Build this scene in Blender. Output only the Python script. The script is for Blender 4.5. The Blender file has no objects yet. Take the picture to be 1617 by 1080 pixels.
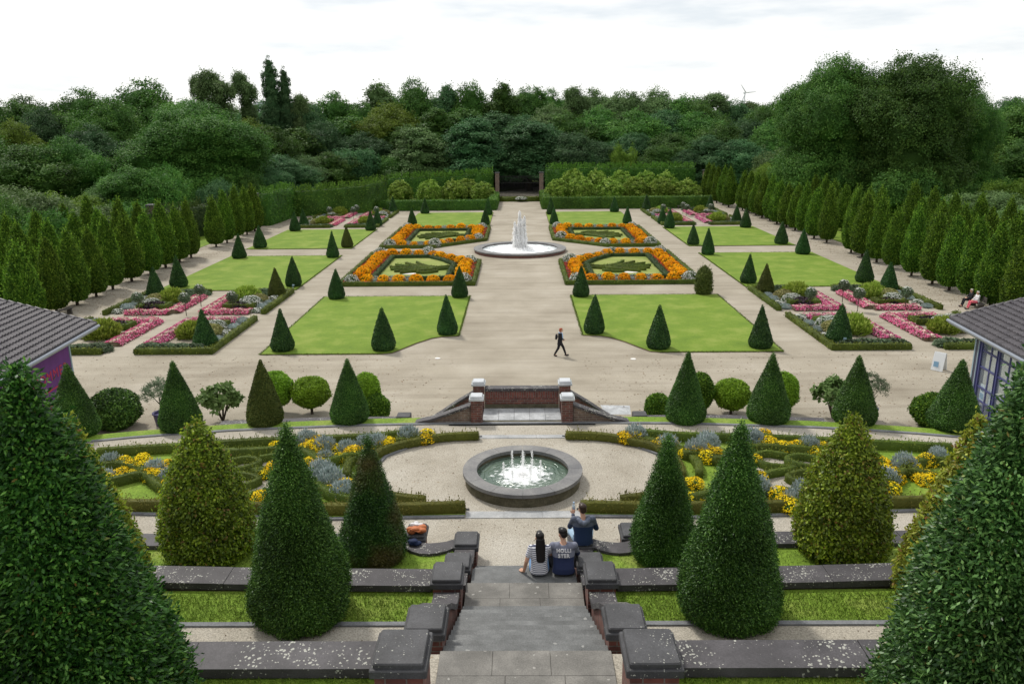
import bpy, math, random
import numpy as np
from mathutils import Vector, Matrix
SC=bpy.context.scene; COL=SC.collection
random.seed(7)
# ------------------------------------------------------------------ camera, sky, sun
CAMP=np.array([-0.043,0.0,13.1]); FPX=1258.0
PIT=math.radians(15.335);YAW=math.radians(.602);ROLL=math.radians(-.526)
Fw=np.array([-math.sin(YAW)*math.cos(PIT),math.cos(YAW)*math.cos(PIT),-math.sin(PIT)])
R0=np.array([math.cos(YAW),math.sin(YAW),0]);U0=np.cross(R0,Fw)
_s,_c=math.sin(ROLL),math.cos(ROLL)
Rv=_c*R0+_s*U0;Uv=-_s*R0+_c*U0
cam=bpy.data.cameras.new('camera');co=bpy.data.objects.new('camera',cam);COL.objects.link(co)
M=Matrix(((Rv[0],Uv[0],-Fw[0],CAMP[0]),(Rv[1],Uv[1],-Fw[1],CAMP[1]),(Rv[2],Uv[2],-Fw[2],CAMP[2]),(0,0,0,1)))
co.matrix_world=M
cam.sensor_width=36;cam.lens=36*FPX/1617;cam.clip_end=6000;cam.clip_start=.1
SC.camera=co
SUN_EL=math.radians(52);SUN_AZ=math.radians(-38)   # azimuth from +Y towards +X: ahead and to the left
w=bpy.data.worlds.new('World');SC.world=w;w.use_nodes=True
nt=w.node_tree;nt.nodes.clear()
def nn(nt,t,**k):
    n=nt.nodes.new(t)
    for a,b in k.items(): setattr(n,a,b)
    return n
out=nn(nt,'ShaderNodeOutputWorld');mix=nn(nt,'ShaderNodeMixShader')
sky=nn(nt,'ShaderNodeTexSky',sky_type='NISHITA',sun_disc=False,sun_elevation=SUN_EL,sun_rotation=SUN_AZ)
b1=nn(nt,'ShaderNodeBackground');b1.inputs[1].default_value=.1
b2=nn(nt,'ShaderNodeBackground');b2.inputs[1].default_value=1.0
nt.links.new(sky.outputs[0],b1.inputs[0])
tc=nn(nt,'ShaderNodeTexCoord')
mp=nn(nt,'ShaderNodeMapping');mp.inputs['Scale'].default_value=(1.6,1.6,9);mp.inputs['Location'].default_value=(.35,.1,.2)
nt.links.new(tc.outputs['Generated'],mp.inputs[0])
no=nn(nt,'ShaderNodeTexNoise');no.inputs['Scale'].default_value=2.2;no.inputs['Detail'].default_value=6;no.inputs['Roughness'].default_value=.52
nt.links.new(mp.outputs[0],no.inputs[0])
cr=nn(nt,'ShaderNodeValToRGB');e=cr.color_ramp.elements
e[0].position=.36;e[0].color=(.86,.91,.95,1);e[1].position=.46;e[1].color=(1.10,1.10,1.09,1)
nt.links.new(no.outputs[0],cr.inputs[0]);nt.links.new(cr.outputs[0],b2.inputs[0])
mix.inputs[0].default_value=.90
nt.links.new(b1.outputs[0],mix.inputs[1]);nt.links.new(b2.outputs[0],mix.inputs[2]);nt.links.new(mix.outputs[0],out.inputs[0])
sl=bpy.data.lights.new('sun','SUN');sl.energy=3.0;sl.angle=math.radians(7);sl.color=(1,.96,.88)
so=bpy.data.objects.new('sun',sl);COL.objects.link(so)
sd=Vector((math.sin(SUN_AZ)*math.cos(SUN_EL),math.cos(SUN_AZ)*math.cos(SUN_EL),math.sin(SUN_EL)))
so.rotation_euler=sd.to_track_quat('Z','Y').to_euler()
SC.view_settings.view_transform='Standard';SC.view_settings.look='None';SC.view_settings.exposure=0.02;SC.view_settings.gamma=1
SC.render.engine='CYCLES'
SC.cycles.max_bounces=8;SC.cycles.transparent_max_bounces=24;SC.cycles.diffuse_bounces=5
# ------------------------------------------------------------------ survey helpers (a sight line met with a level or an upright plane)
def ray(px,py): return Rv*(px-808.5)/FPX-Uv*(py-540)/FPX+Fw
def G(px,py,z=0):
    d=ray(px,py);t=(z-CAMP[2])/d[2];p=CAMP+d*t;return float(p[0]),float(p[1])
def GY(px,py,y):
    d=ray(px,py);t=(y-CAMP[1])/d[1];p=CAMP+d*t;return float(p[0]),float(p[2])
def PM(x,y,z): return FPX/float((np.array([x,y,z])-CAMP)@Fw)
def PX(x,y,z):
    v=np.array([x,y,z])-CAMP;return 808.5+FPX*float(v@Rv)/float(v@Fw)
# ------------------------------------------------------------------ materials
def mat(name):
    m=bpy.data.materials.new(name);m.use_nodes=True;n=m.node_tree;b=n.nodes['Principled BSDF'];return m,n,b
def hexc(*c): return (c[0],c[1],c[2],1)
def simple(name,c,rough=.7,metal=0,spec=.3,noise=0,nscale=8,bump=0,bscale=40):
    m,n,b=mat(name);b.inputs['Base Color'].default_value=hexc(*c);b.inputs['Roughness'].default_value=rough
    b.inputs['Metallic'].default_value=metal;b.inputs['Specular IOR Level'].default_value=spec
    t=nn(n,'ShaderNodeTexCoord')
    if noise:
        x=nn(n,'ShaderNodeTexNoise');x.inputs['Scale'].default_value=nscale;x.inputs['Detail'].default_value=6
        n.links.new(t.outputs['Object'],x.inputs[0])
        r=nn(n,'ShaderNodeValToRGB');r.color_ramp.elements[0].position=.3;r.color_ramp.elements[1].position=.7
        r.color_ramp.elements[0].color=hexc(*[v*(1-noise) for v in c]);r.color_ramp.elements[1].color=hexc(*[v*(1+noise) for v in c])
        n.links.new(x.outputs[0],r.inputs[0]);n.links.new(r.outputs[0],b.inputs['Base Color'])
    if bump:
        x=nn(n,'ShaderNodeTexNoise');x.inputs['Scale'].default_value=bscale;x.inputs['Detail'].default_value=4
        n.links.new(t.outputs['Object'],x.inputs[0])
        u=nn(n,'ShaderNodeBump');u.inputs['Strength'].default_value=bump;u.inputs['Distance'].default_value=.02
        n.links.new(x.outputs[0],u.inputs['Height']);n.links.new(u.outputs[0],b.inputs['Normal'])
    return m
def ramp(n,stops):
    r=nn(n,'ShaderNodeValToRGB');el=r.color_ramp.elements
    while len(el)>1: el.remove(el[-1])
    el[0].position=stops[0][0];el[0].color=hexc(*stops[0][1])
    for p,c in stops[1:]:
        q=el.new(p);q.color=hexc(*c)
    return r
def texn(n,coord,scale,detail=5,rough=.5):
    x=nn(n,'ShaderNodeTexNoise');x.inputs['Scale'].default_value=scale;x.inputs['Detail'].default_value=detail;x.inputs['Roughness'].default_value=rough
    n.links.new(coord,x.inputs[0]);return x
def mixc(n,a,b,fac,mode='MIX'):
    x=nn(n,'ShaderNodeMix',data_type='RGBA',blend_type=mode)
    if isinstance(fac,(int,float)): x.inputs[0].default_value=fac
    else: n.links.new(fac,x.inputs[0])
    for i,v in ((6,a),(7,b)):
        if isinstance(v,tuple): x.inputs[i].default_value=hexc(*v)
        else: n.links.new(v,x.inputs[i])
    return x.outputs[2]
def foliage(name,stops,var=.25,rough=.5,trans=.25,pscale=1.2,patch=None,objvar=.18,spec=.14):
    """leaf colour from a per-leaf value, patches of tone, and a little difference from plant to plant"""
    m,n,b=mat(name);t=nn(n,'ShaderNodeTexCoord');oi=nn(n,'ShaderNodeObjectInfo')
    at=nn(n,'ShaderNodeAttribute',attribute_name='rnd')
    r=ramp(n,stops);n.links.new(at.outputs['Fac'],r.inputs[0])
    ng=texn(n,t.outputs['Object'],pscale,4)
    col=r.outputs[0]
    if patch:
        rr=ramp(n,[(.45,(0,0,0)),(.62,(1,1,1))]);n.links.new(ng.outputs[0],rr.inputs[0])
        col=mixc(n,col,patch,rr.outputs[0])
    hs=nn(n,'ShaderNodeHueSaturation')
    mr=nn(n,'ShaderNodeMapRange');mr.inputs[1].default_value=.3;mr.inputs[2].default_value=.7;mr.inputs[3].default_value=1-var;mr.inputs[4].default_value=1+var
    n.links.new(ng.outputs[0],mr.inputs[0])
    mo=nn(n,'ShaderNodeMapRange');mo.inputs[3].default_value=1-objvar;mo.inputs[4].default_value=1+objvar
    n.links.new(oi.outputs['Random'],mo.inputs[0])
    mu=nn(n,'ShaderNodeMath',operation='MULTIPLY');n.links.new(mr.outputs[0],mu.inputs[0]);n.links.new(mo.outputs[0],mu.inputs[1])
    mh=nn(n,'ShaderNodeMapRange');mh.inputs[3].default_value=.5-.008;mh.inputs[4].default_value=.5+.014
    n.links.new(oi.outputs['Random'],mh.inputs[0]);n.links.new(mh.outputs[0],hs.inputs['Hue'])
    n.links.new(mu.outputs[0],hs.inputs['Value']);n.links.new(col,hs.inputs['Color'])
    n.links.new(hs.outputs[0],b.inputs['Base Color'])
    b.inputs['Roughness'].default_value=rough;b.inputs['Specular IOR Level'].default_value=spec
    tr=nn(n,'ShaderNodeBsdfTranslucent');n.links.new(hs.outputs[0],tr.inputs[0])
    mx=nn(n,'ShaderNodeMixShader');mx.inputs[0].default_value=trans
    o=n.nodes['Material Output'];n.links.new(b.outputs[0],mx.inputs[1]);n.links.new(tr.outputs[0],mx.inputs[2]);n.links.new(mx.outputs[0],o.inputs[0])
    return m
def blotchy(name,c0,c1,c2,big=.25,fine=30,rough=.9,bump=.25,spec=.15,fc=.3,dist=.01,speck=None,cr3=None):
    m,n,b=mat(name);g=nn(n,'ShaderNodeNewGeometry');P=g.outputs['Position']
    a=texn(n,P,big,7,.62);r=ramp(n,[(.30,c0),(.5,c1),(.68,c2)]);n.links.new(a.outputs[0],r.inputs[0])
    f=texn(n,P,fine,3,.7);rf=ramp(n,[(.32,(1-fc,)*3),(.68,(1+fc,)*3)]);n.links.new(f.outputs[0],rf.inputs[0])
    col=mixc(n,r.outputs[0],rf.outputs[0],1.0,'MULTIPLY')
    if name=='gravel':
        mp_=nn(n,'ShaderNodeMapping');mp_.inputs['Scale'].default_value=(.10,1.3,1);n.links.new(P,mp_.inputs[0])
        q=texn(n,mp_.outputs[0],1.0,5,.6);rq=ramp(n,[(.36,(.88,.87,.86)),(.5,(1,1,1)),(.66,(1.07,1.07,1.07))]);n.links.new(q.outputs[0],rq.inputs[0]);col=mixc(n,col,rq.outputs[0],1.0,'MULTIPLY')
    if speck:
        v=texn(n,P,speck[0],4,.75);rv=ramp(n,[(speck[1],(0,0,0)),(speck[1]+.03,(1,1,1))]);n.links.new(v.outputs[0],rv.inputs[0])
        col=mixc(n,col,speck[2],rv.outputs[0])
    n.links.new(col,b.inputs['Base Color']);b.inputs['Roughness'].default_value=rough;b.inputs['Specular IOR Level'].default_value=spec
    if bump:
        u=nn(n,'ShaderNodeBump');u.inputs['Strength'].default_value=bump;u.inputs['Distance'].default_value=dist
        n.links.new(f.outputs[0],u.inputs['Height']);n.links.new(u.outputs[0],b.inputs['Normal'])
    return m
MT={}
MT['gravel']=blotchy('gravel',(.245,.215,.168),(.308,.275,.220),(.36,.325,.268),.22,19,.95,.6,fc=.24,dist=.015,speck=(1.1,.70,(.235,.19,.135)))
MT['gravel_fine']=blotchy('gravel_fine',(.28,.252,.205),(.35,.32,.268),(.40,.372,.322),.5,38,.95,.9,fc=.38,dist=.012,speck=(9,.66,(.26,.2,.13)))
MT['lawn']=blotchy('lawn_grass',(.105,.175,.020),(.135,.21,.024),(.20,.255,.048),.55,14,.85,.6,fc=.16,dist=.03)
MT['bed_lawn']=blotchy('bed_grass',(.17,.22,.05),(.22,.26,.07),(.28,.29,.10),.5,14,.9,.6,fc=.18,dist=.03)
MT['near_lawn']=blotchy('near_grass',(.11,.18,.02),(.155,.245,.028),(.23,.28,.06),1.1,22,.8,.8,fc=.35,dist=.03)
MT['rough_grass']=blotchy('rough_grass',(.04,.07,.015),(.07,.11,.022),(.10,.13,.03),.08,4,.9,.5,fc=.3,dist=.1)
MT['soil']=blotchy('soil',(.075,.055,.037),(.10,.075,.05),(.14,.11,.075),1.5,20,.95,.6,fc=.4)
MT['white_gravel']=blotchy('white_gravel',(.55,.53,.5),(.65,.63,.6),(.75,.73,.7),2,40,.9,.4,fc=.15)
MT['edging']=blotchy('edging_stone',(.12,.125,.135),(.165,.17,.18),(.21,.215,.22),2,30,.85,.3,fc=.2)
MT['pale_edging']=blotchy('pale_edging_stone',(.25,.26,.27),(.33,.335,.34),(.42,.42,.42),2,30,.8,.3,fc=.15)
MT['rim']=blotchy('basin_stone',(.095,.095,.10),(.145,.142,.142),(.20,.195,.185),1.6,30,.55,.4,.4,fc=.18)
def stonemat(name,base,lich,thr,scale=9,joint=True):
    m,n,b=mat(name);g=nn(n,'ShaderNodeNewGeometry');P=g.outputs['Position']
    a=texn(n,P,2.1,7,.65);r=ramp(n,[(.28,tuple(v*.6 for v in base)),(.5,base),(.72,tuple(v*1.55 for v in base))]);n.links.new(a.outputs[0],r.inputs[0])
    f=texn(n,P,55,3,.7);rf=ramp(n,[(.3,(.72,)*3),(.7,(1.28,)*3)]);n.links.new(f.outputs[0],rf.inputs[0])
    col=mixc(n,r.outputs[0],rf.outputs[0],1.0,'MULTIPLY')
    # round crusts of lichen, gathered in drifts
    w1=texn(n,P,16,3,.6)
    ws=nn(n,'ShaderNodeVectorMath',operation='SCALE');ws.inputs['Scale'].default_value=.06;n.links.new(w1.outputs['Color'],ws.inputs[0])
    wa=nn(n,'ShaderNodeVectorMath',operation='ADD');n.links.new(P,wa.inputs[0]);n.links.new(ws.outputs[0],wa.inputs[1])
    v=nn(n,'ShaderNodeTexVoronoi');v.inputs['Scale'].default_value=scale;n.links.new(wa.outputs[0],v.inputs[0])
    d=texn(n,P,1.7,4,.6)
    mrg=nn(n,'ShaderNodeMapRange');mrg.inputs[1].default_value=.38;mrg.inputs[2].default_value=.68;mrg.inputs[3].default_value=0;mrg.inputs[4].default_value=thr
    n.links.new(d.outputs[0],mrg.inputs[0])
    sep=nn(n,'ShaderNodeSeparateColor');n.links.new(v.outputs['Color'],sep.inputs[0])
    mm=nn(n,'ShaderNodeMath',operation='MULTIPLY');n.links.new(mrg.outputs[0],mm.inputs[0]);n.links.new(sep.outputs[0],mm.inputs[1])
    lt=nn(n,'ShaderNodeMath',operation='LESS_THAN');n.links.new(v.outputs['Distance'],lt.inputs[0]);n.links.new(mm.outputs[0],lt.inputs[1])
    col=mixc(n,col,lich,lt.outputs[0])
    n.links.new(col,b.inputs['Base Color']);b.inputs['Roughness'].default_value=.62;b.inputs['Specular IOR Level'].default_value=.35
    u=nn(n,'ShaderNodeBump');u.inputs['Strength'].default_value=.5;u.inputs['Distance'].default_value=.008
    n.links.new(f.outputs[0],u.inputs['Height']);n.links.new(u.outputs[0],b.inputs['Normal'])
    return m
MT['coping']=stonemat('lichened_basalt',(.052,.048,.052),(.34,.34,.30),.72,26)
MT['cap']=stonemat('dark_basalt',(.05,.05,.054),(.34,.34,.30),.32,30)
MT['slab']=stonemat('grey_slab',(.115,.118,.118),(.24,.24,.23),.3,6)
MT['slab2']=stonemat('warm_grey_slab',(.135,.128,.116),(.27,.26,.24),.3,7)
MT['pale_slab']=stonemat('pale_slab',(.33,.34,.35),(.45,.45,.44),.3,6)
def brick(name,c1,c2,mort,scale=1,rot=None,bw=.22,rh=.072):
    m,n,b=mat(name);g=nn(n,'ShaderNodeNewGeometry');sp=nn(n,'ShaderNodeSeparateXYZ');n.links.new(g.outputs['Position'],sp.inputs[0])
    ad=nn(n,'ShaderNodeMath',operation='ADD');n.links.new(sp.outputs[0],ad.inputs[0]);n.links.new(sp.outputs[1],ad.inputs[1])
    cb=nn(n,'ShaderNodeCombineXYZ')
    if rot: n.links.new(sp.outputs[2],cb.inputs[0]);n.links.new(ad.outputs[0],cb.inputs[1])
    else: n.links.new(ad.outputs[0],cb.inputs[0]);n.links.new(sp.outputs[2],cb.inputs[1])
    br=nn(n,'ShaderNodeTexBrick');br.inputs['Scale'].default_value=scale;br.inputs['Brick Width'].default_value=bw;br.inputs['Row Height'].default_value=rh
    br.inputs['Mortar Size'].default_value=.008;br.inputs['Color1'].default_value=hexc(*c1);br.inputs['Color2'].default_value=hexc(*c2);br.inputs['Mortar'].default_value=hexc(*mort)
    n.links.new(cb.outputs[0],br.inputs[0])
    a=texn(n,g.outputs['Position'],5,6,.7);r=ramp(n,[(.3,(.55,)*3),(.7,(1.3,)*3)]);n.links.new(a.outputs[0],r.inputs[0])
    col=mixc(n,br.outputs[0],r.outputs[0],1.0,'MULTIPLY');n.links.new(col,b.inputs['Base Color']);b.inputs['Roughness'].default_value=.9
    u=nn(n,'ShaderNodeBump');u.inputs['Strength'].default_value=.6;u.inputs['Distance'].default_value=.01;u.invert=True
    n.links.new(br.outputs['Fac'],u.inputs['Height']);n.links.new(u.outputs[0],b.inputs['Normal'])
    return m
MT['brick']=brick('red_brick',(.17,.055,.04),(.10,.038,.032),(.16,.14,.12))
MT['soldier']=brick('soldier_brick',(.19,.06,.045),(.12,.04,.035),(.15,.13,.11),rot=True,bw=.26,rh=.075)
MT['old_brick']=brick('old_brick',(.17,.115,.085),(.12,.075,.06),(.2,.18,.15))
MT['plinth']=blotchy('mossy_stone',(.06,.055,.035),(.10,.09,.06),(.15,.13,.09),3,30,.9,.4,fc=.25)
# foliage
D3=lambda a,b,c:[(0,a),(.5,b),(1,c)]
MT['yew']=foliage('yew_foliage',D3((.010,.042,.010),(.030,.088,.018),(.078,.165,.036)),.30,.5,.2,1.3,spec=.25)
MT['yew_olive']=foliage('olive_yew_foliage',D3((.042,.062,.012),(.075,.095,.02),(.12,.13,.03)),.25,.6,.2,1.3)
MT['yew_near']=foliage('near_yew_foliage',D3((.012,.045,.007),(.042,.120,.014),(.14,.28,.050)),.42,.45,.3,.9,objvar=.05,spec=.26)
MT['yew_brown_top']=foliage('browned_yew_foliage',D3((.010,.040,.008),(.034,.10,.016),(.10,.22,.035)),.42,.42,.25,1.1,patch=(.085,.07,.02),objvar=.05,spec=.3)
MT['beech']=foliage('beech_foliage',[(0,(.045,.07,.010)),(.25,(.10,.16,.014)),(.6,(.18,.27,.022)),(.9,(.32,.42,.04)),(1,(.22,.11,.04))],.36,.45,.4,2.2,objvar=.05,spec=.25)
MT['beech_gold']=foliage('golden_foliage',[(0,(.07,.09,.012)),(.3,(.18,.23,.02)),(.85,(.38,.44,.05)),(1,(.24,.11,.05))],.35,.45,.4,2.2,objvar=.05,spec=.25)
MT['laurel']=foliage('laurel_foliage',[(0,(.010,.036,.007)),(.45,(.028,.088,.013)),(.85,(.080,.19,.03)),(.985,(.17,.33,.06)),(1,(.16,.07,.02))],.4,.38,.28,.8,objvar=.04,spec=.34)
MT['laurel_blue']=foliage('bluish_laurel_foliage',[(0,(.014,.044,.009)),(.45,(.052,.118,.026)),(.85,(.13,.24,.065)),(.985,(.24,.38,.11)),(1,(.2,.07,.02))],.4,.38,.28,.8,objvar=.04,spec=.34)
MT['hornbeam']=foliage('hornbeam_foliage',D3((.026,.068,.007),(.062,.138,.012),(.20,.32,.034)),.30,.6,.35,.9,objvar=.16)
MT['oak']=foliage('oak_foliage',D3((.030,.085,.014),(.062,.145,.024),(.13,.235,.042)),.38,.6,.3,.12,objvar=.30)
MT['blue_tree']=foliage('bluish_tree_foliage',D3((.030,.085,.030),(.058,.135,.048),(.115,.205,.080)),.38,.6,.3,.12,objvar=.28)
MT['gold_tree']=foliage('yellowish_tree_foliage',D3((.07,.125,.014),(.12,.19,.022),(.20,.28,.04)),.3,.6,.35,.12,objvar=.15)
MT['silver_tree']=foliage('greyish_tree_foliage',D3((.06,.12,.035),(.105,.175,.055),(.18,.26,.10)),.35,.6,.3,.12,objvar=.2)
MT['hedge']=foliage('hedge_foliage',D3((.030,.080,.010),(.058,.135,.016),(.12,.22,.030)),.3,.6,.25,.5,objvar=.08)
MT['box']=foliage('box_hedge_foliage',D3((.045,.07,.010),(.095,.13,.016),(.19,.22,.035)),.28,.6,.2,1.0,objvar=.08)
MT['box_dark']=foliage('dark_box_foliage',D3((.020,.042,.010),(.038,.068,.016),(.065,.10,.024)),.3,.6,.2,1.5,objvar=.08)
MT['box_brown']=foliage('browned_box_foliage',D3((.07,.075,.012),(.11,.11,.018),(.17,.15,.035)),.3,.6,.2,.8,objvar=.08)
MT['bright']=foliage('bright_green_foliage',D3((0.09375,0.175,0.0125),(0.1625,0.2875,0.0175),(0.2625,0.4125,0.0375)),.2,.5,.3,1.5)
MT['rhodo']=foliage('rhododendron_foliage',[(0,(.06,.12,.014)),(.5,(.17,.27,.03)),(1,(.42,.50,.12))],.22,.55,.3,.9)
MT['olive']=foliage('olive_foliage',D3((0.06,0.096,0.048),(0.102,0.144,0.078),(0.168,0.216,0.132)),.2,.6,.2,2)
MT['silver']=foliage('silver_leaf_foliage',D3((.20,.26,.24),(.30,.37,.36),(.48,.53,.54)),.2,.8,.3,3,objvar=.12)
MT['fig']=foliage('fig_foliage',D3((.07,.13,.035),(.12,.19,.055),(.20,.28,.10)),.2,.5,.35,2)
MT['grass_tuft']=foliage('tuft_foliage',D3((.16,.24,.03),(.26,.35,.045),(.38,.45,.10)),.2,.6,.35,2)
MT['blossom_tan']=foliage('tan_plume_foliage',D3((.16,.17,.05),(.26,.25,.09),(.40,.36,.18)),.2,.7,.3,2)
MT['orange']=foliage('orange_blossom',[(0,(.06,.10,.012)),(.10,(.06,.10,.012)),(.12,(.70,.27,.005)),(.6,(.86,.38,.006)),(1,(.92,.50,.012))],.12,.7,.35,3,objvar=.08)
MT['yellow']=foliage('yellow_blossom',[(0,(.05,.09,.015)),(.22,(.07,.12,.02)),(.24,(.75,.48,.01)),(.6,(.88,.62,.012)),(1,(.9,.70,.03))],.1,.7,.25,3,objvar=.08)
MT['red']=foliage('red_blossom',[(0,(.04,.07,.02)),(.2,(.05,.08,.02)),(.22,(.42,.03,.02)),(1,(.62,.055,.035))],.2,.7,.2,1,objvar=.05)
MT['pink']=foliage('pink_blossom',[(0,(.10,.1,.05)),(.06,(.12,.08,.05)),(.08,(.50,.07,.20)),(.6,(.66,.13,.30)),(.8,(.72,.28,.42)),(1,(.78,.5,.56))],.15,.7,.3,1.3,objvar=.05)
MT['cream']=foliage('cream_blossom',[(0,(.5,.16,.25)),(.2,(.62,.45,.40)),(1,(.80,.72,.58))],.12,.7,.25,1.3,objvar=.05)
MT['white_bl']=foliage('white_blossom',[(0,(.04,.08,.02)),(.38,(.08,.13,.04)),(.4,(.55,.56,.52)),(1,(.82,.82,.78))],.1,.7,.25,2,objvar=.05)
MT['purple_leaf']=foliage('purple_leaf_foliage',D3((.012,.008,.012),(.028,.014,.024),(.05,.03,.04)),.2,.6,.1,2)
MT['bark']=simple('bark',(.055,.042,.03),.9,noise=.4,nscale=6,bump=.6)
MT['black_metal']=simple('dark_iron',(.03,.03,.032),.5,.6)
MT['wood_dark']=simple('weathered_bench_wood',(.07,.062,.055),.8,noise=.3,nscale=14)
# ------------------------------------------------------------------ mesh helpers
def link(name,me,mats=None,parent=None,loc=None):
    o=bpy.data.objects.new(name,me);COL.objects.link(o)
    if mats:
        for m in (mats if isinstance(mats,(list,tuple)) else [mats]): me.materials.append(m)
    if parent: o.parent=parent
    if loc is not None: o.location=loc
    return o
def T(o,label,cat,group=None,kind=None):
    if label:
        for wd in (' the ',' of ',' and '):
            while len(label.split())>16 and wd in label: label=label.replace(wd,' ',1)
        o['label']=label.strip()
    if cat:o['category']=cat
    if group:o['group']=group
    if kind:o['kind']=kind
    return o
def empty(name,loc=(0,0,0),rz=0):
    o=bpy.data.objects.new(name,None);COL.objects.link(o);o.location=loc;o.rotation_euler=(0,0,rz);o.empty_display_size=.3;return o
def struct(o): o['kind']='structure';return o
class MB:
    def __init__(s): s.v=[];s.f=[];s.m=[]
    def add(s,v,f,m=0):
        k=len(s.v);s.v+=[tuple(map(float,p)) for p in v];s.f+=[tuple(i+k for i in q) for q in f];s.m+=[m]*len(f);return s
    def box(s,x0,x1,y0,y1,z0,z1,m=0,bev=0):
        if bev:
            b=bev
            return s.prism([(x0+b,y0),(x1-b,y0),(x1,y0+b),(x1,y1-b),(x1-b,y1),(x0+b,y1),(x0,y1-b),(x0,y0+b)],z0,z1,m,b)
        v=[(x0,y0,z0),(x1,y0,z0),(x1,y1,z0),(x0,y1,z0),(x0,y0,z1),(x1,y0,z1),(x1,y1,z1),(x0,y1,z1)]
        return s.add(v,[(0,3,2,1),(4,5,6,7),(0,1,5,4),(1,2,6,5),(2,3,7,6),(3,0,4,7)],m)
    def prism(s,poly,z0,z1,m=0,bev=0):
        n=len(poly)
        cx=sum(p[0] for p in poly)/n;cy=sum(p[1] for p in poly)/n
        if bev:
            ins=[]
            for i,p in enumerate(poly):
                d=math.hypot(p[0]-cx,p[1]-cy);k=max(0,1-bev/d);ins.append((cx+(p[0]-cx)*k,cy+(p[1]-cy)*k))
            v=[(x,y,z0) for x,y in poly]+[(x,y,z1-bev) for x,y in poly]+[(x,y,z1) for x,y in ins]
            f=[tuple(range(n))[::-1],tuple(range(2*n,3*n))]
            for L in (0,n): f+=[(L+i,L+(i+1)%n,L+n+(i+1)%n,L+n+i) for i in range(n)]
            return s.add(v,f,m)
        v=[(x,y,z0) for x,y in poly]+[(x,y,z1) for x,y in poly]
        f=[tuple(range(n))[::-1],tuple(range(n,2*n))]+[(i,(i+1)%n,n+(i+1)%n,n+i) for i in range(n)]
        return s.add(v,f,m)
    def strip(s,A,B,z0,z1,m=0):
        """solid between two plan polylines"""
        n=len(A);v=[]
        for a,b in zip(A,B): v+=[(a[0],a[1],z0),(b[0],b[1],z0),(b[0],b[1],z1),(a[0],a[1],z1)]
        f=[]
        for i in range(n-1):
            k=4*i;f+=[(k,k+4,k+5,k+1),(k+1,k+5,k+6,k+2),(k+2,k+6,k+7,k+3),(k+3,k+7,k+4,k)]
        f+=[(0,1,2,3),(4*n-1,4*n-2,4*n-3,4*n-4)]
        return s.add(v,f,m)
    def tube(s,path,rad,seg=8,m=0,cap=True):
        path=[Vector(p) for p in path]
        if not isinstance(rad,(list,tuple)): rad=[rad]*len(path)
        v=[];n=len(path);ref=None
        for i,p in enumerate(path):
            d=(path[min(i+1,n-1)]-path[max(i-1,0)]).normalized()
            if ref is None: ref=Vector((1,0,0)) if abs(d.x)<.9 else Vector((0,1,0))
            a=d.cross(ref).normalized();b=d.cross(a);ref=b.cross(d) if False else ref
            for k in range(seg):
                t=2*math.pi*k/seg;q=p+(a*math.cos(t)+b*math.sin(t))*rad[i];v.append(tuple(q))
        f=[]
        for i in range(n-1):
            for k in range(seg): f.append((i*seg+k,i*seg+(k+1)%seg,(i+1)*seg+(k+1)%seg,(i+1)*seg+k))
        if cap: f+=[tuple(range(seg))[::-1],tuple((n-1)*seg+k for k in range(seg))]
        return s.add(v,f,m)
    def lathe(s,prof,seg=24,m=0,c=(0,0,0),cap=True):
        v=[];n=len(prof)
        for r,z in prof:
            for k in range(seg):
                t=2*math.pi*k/seg;v.append((c[0]+r*math.cos(t),c[1]+r*math.sin(t),c[2]+z))
        f=[(i*seg+k,i*seg+(k+1)%seg,(i+1)*seg+(k+1)%seg,(i+1)*seg+k) for i in range(n-1) for k in range(seg)]
        if cap: f+=[tuple(range(seg))[::-1],tuple((n-1)*seg+k for k in range(seg))]
        return s.add(v,f,m)
    def ball(s,c,r,seg=10,rings=7,m=0,jit=0,rng=None):
        r=(r,r,r) if isinstance(r,(int,float)) else r
        v=[(c[0],c[1],c[2]-r[2])]
        for i in range(1,rings):
            a=math.pi*i/rings
            for k in range(seg):
                t=2*math.pi*k/seg;j=1+(rng.uniform(-jit,jit) if jit else 0)
                v.append((c[0]+r[0]*j*math.sin(a)*math.cos(t),c[1]+r[1]*j*math.sin(a)*math.sin(t),c[2]-r[2]*j*math.cos(a)))
        v.append((c[0],c[1],c[2]+r[2]))
        f=[(0,1+(k+1)%seg,1+k) for k in range(seg)]
        for i in range(rings-2):
            for k in range(seg): f.append((1+i*seg+k,1+i*seg+(k+1)%seg,1+(i+1)*seg+(k+1)%seg,1+(i+1)*seg+k))
        L=len(v)-1;b=1+(rings-2)*seg
        f+=[(b+k,b+(k+1)%seg,L) for k in range(seg)]
        return s.add(v,f,m)
    def mesh(s,name,smooth=False):
        me=bpy.data.meshes.new(name);me.from_pydata(s.v,[],s.f);me.update()
        me.polygons.foreach_set('material_index',s.m)
        if smooth: me.polygons.foreach_set('use_smooth',[True]*len(s.f))
        return me
    def build(s,name,mats,parent=None,smooth=False,loc=None):
        return link(name,s.mesh(name,smooth),mats,parent,loc)
def unit(a): return a/np.maximum(np.linalg.norm(a,axis=1,keepdims=True),1e-9)
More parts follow.
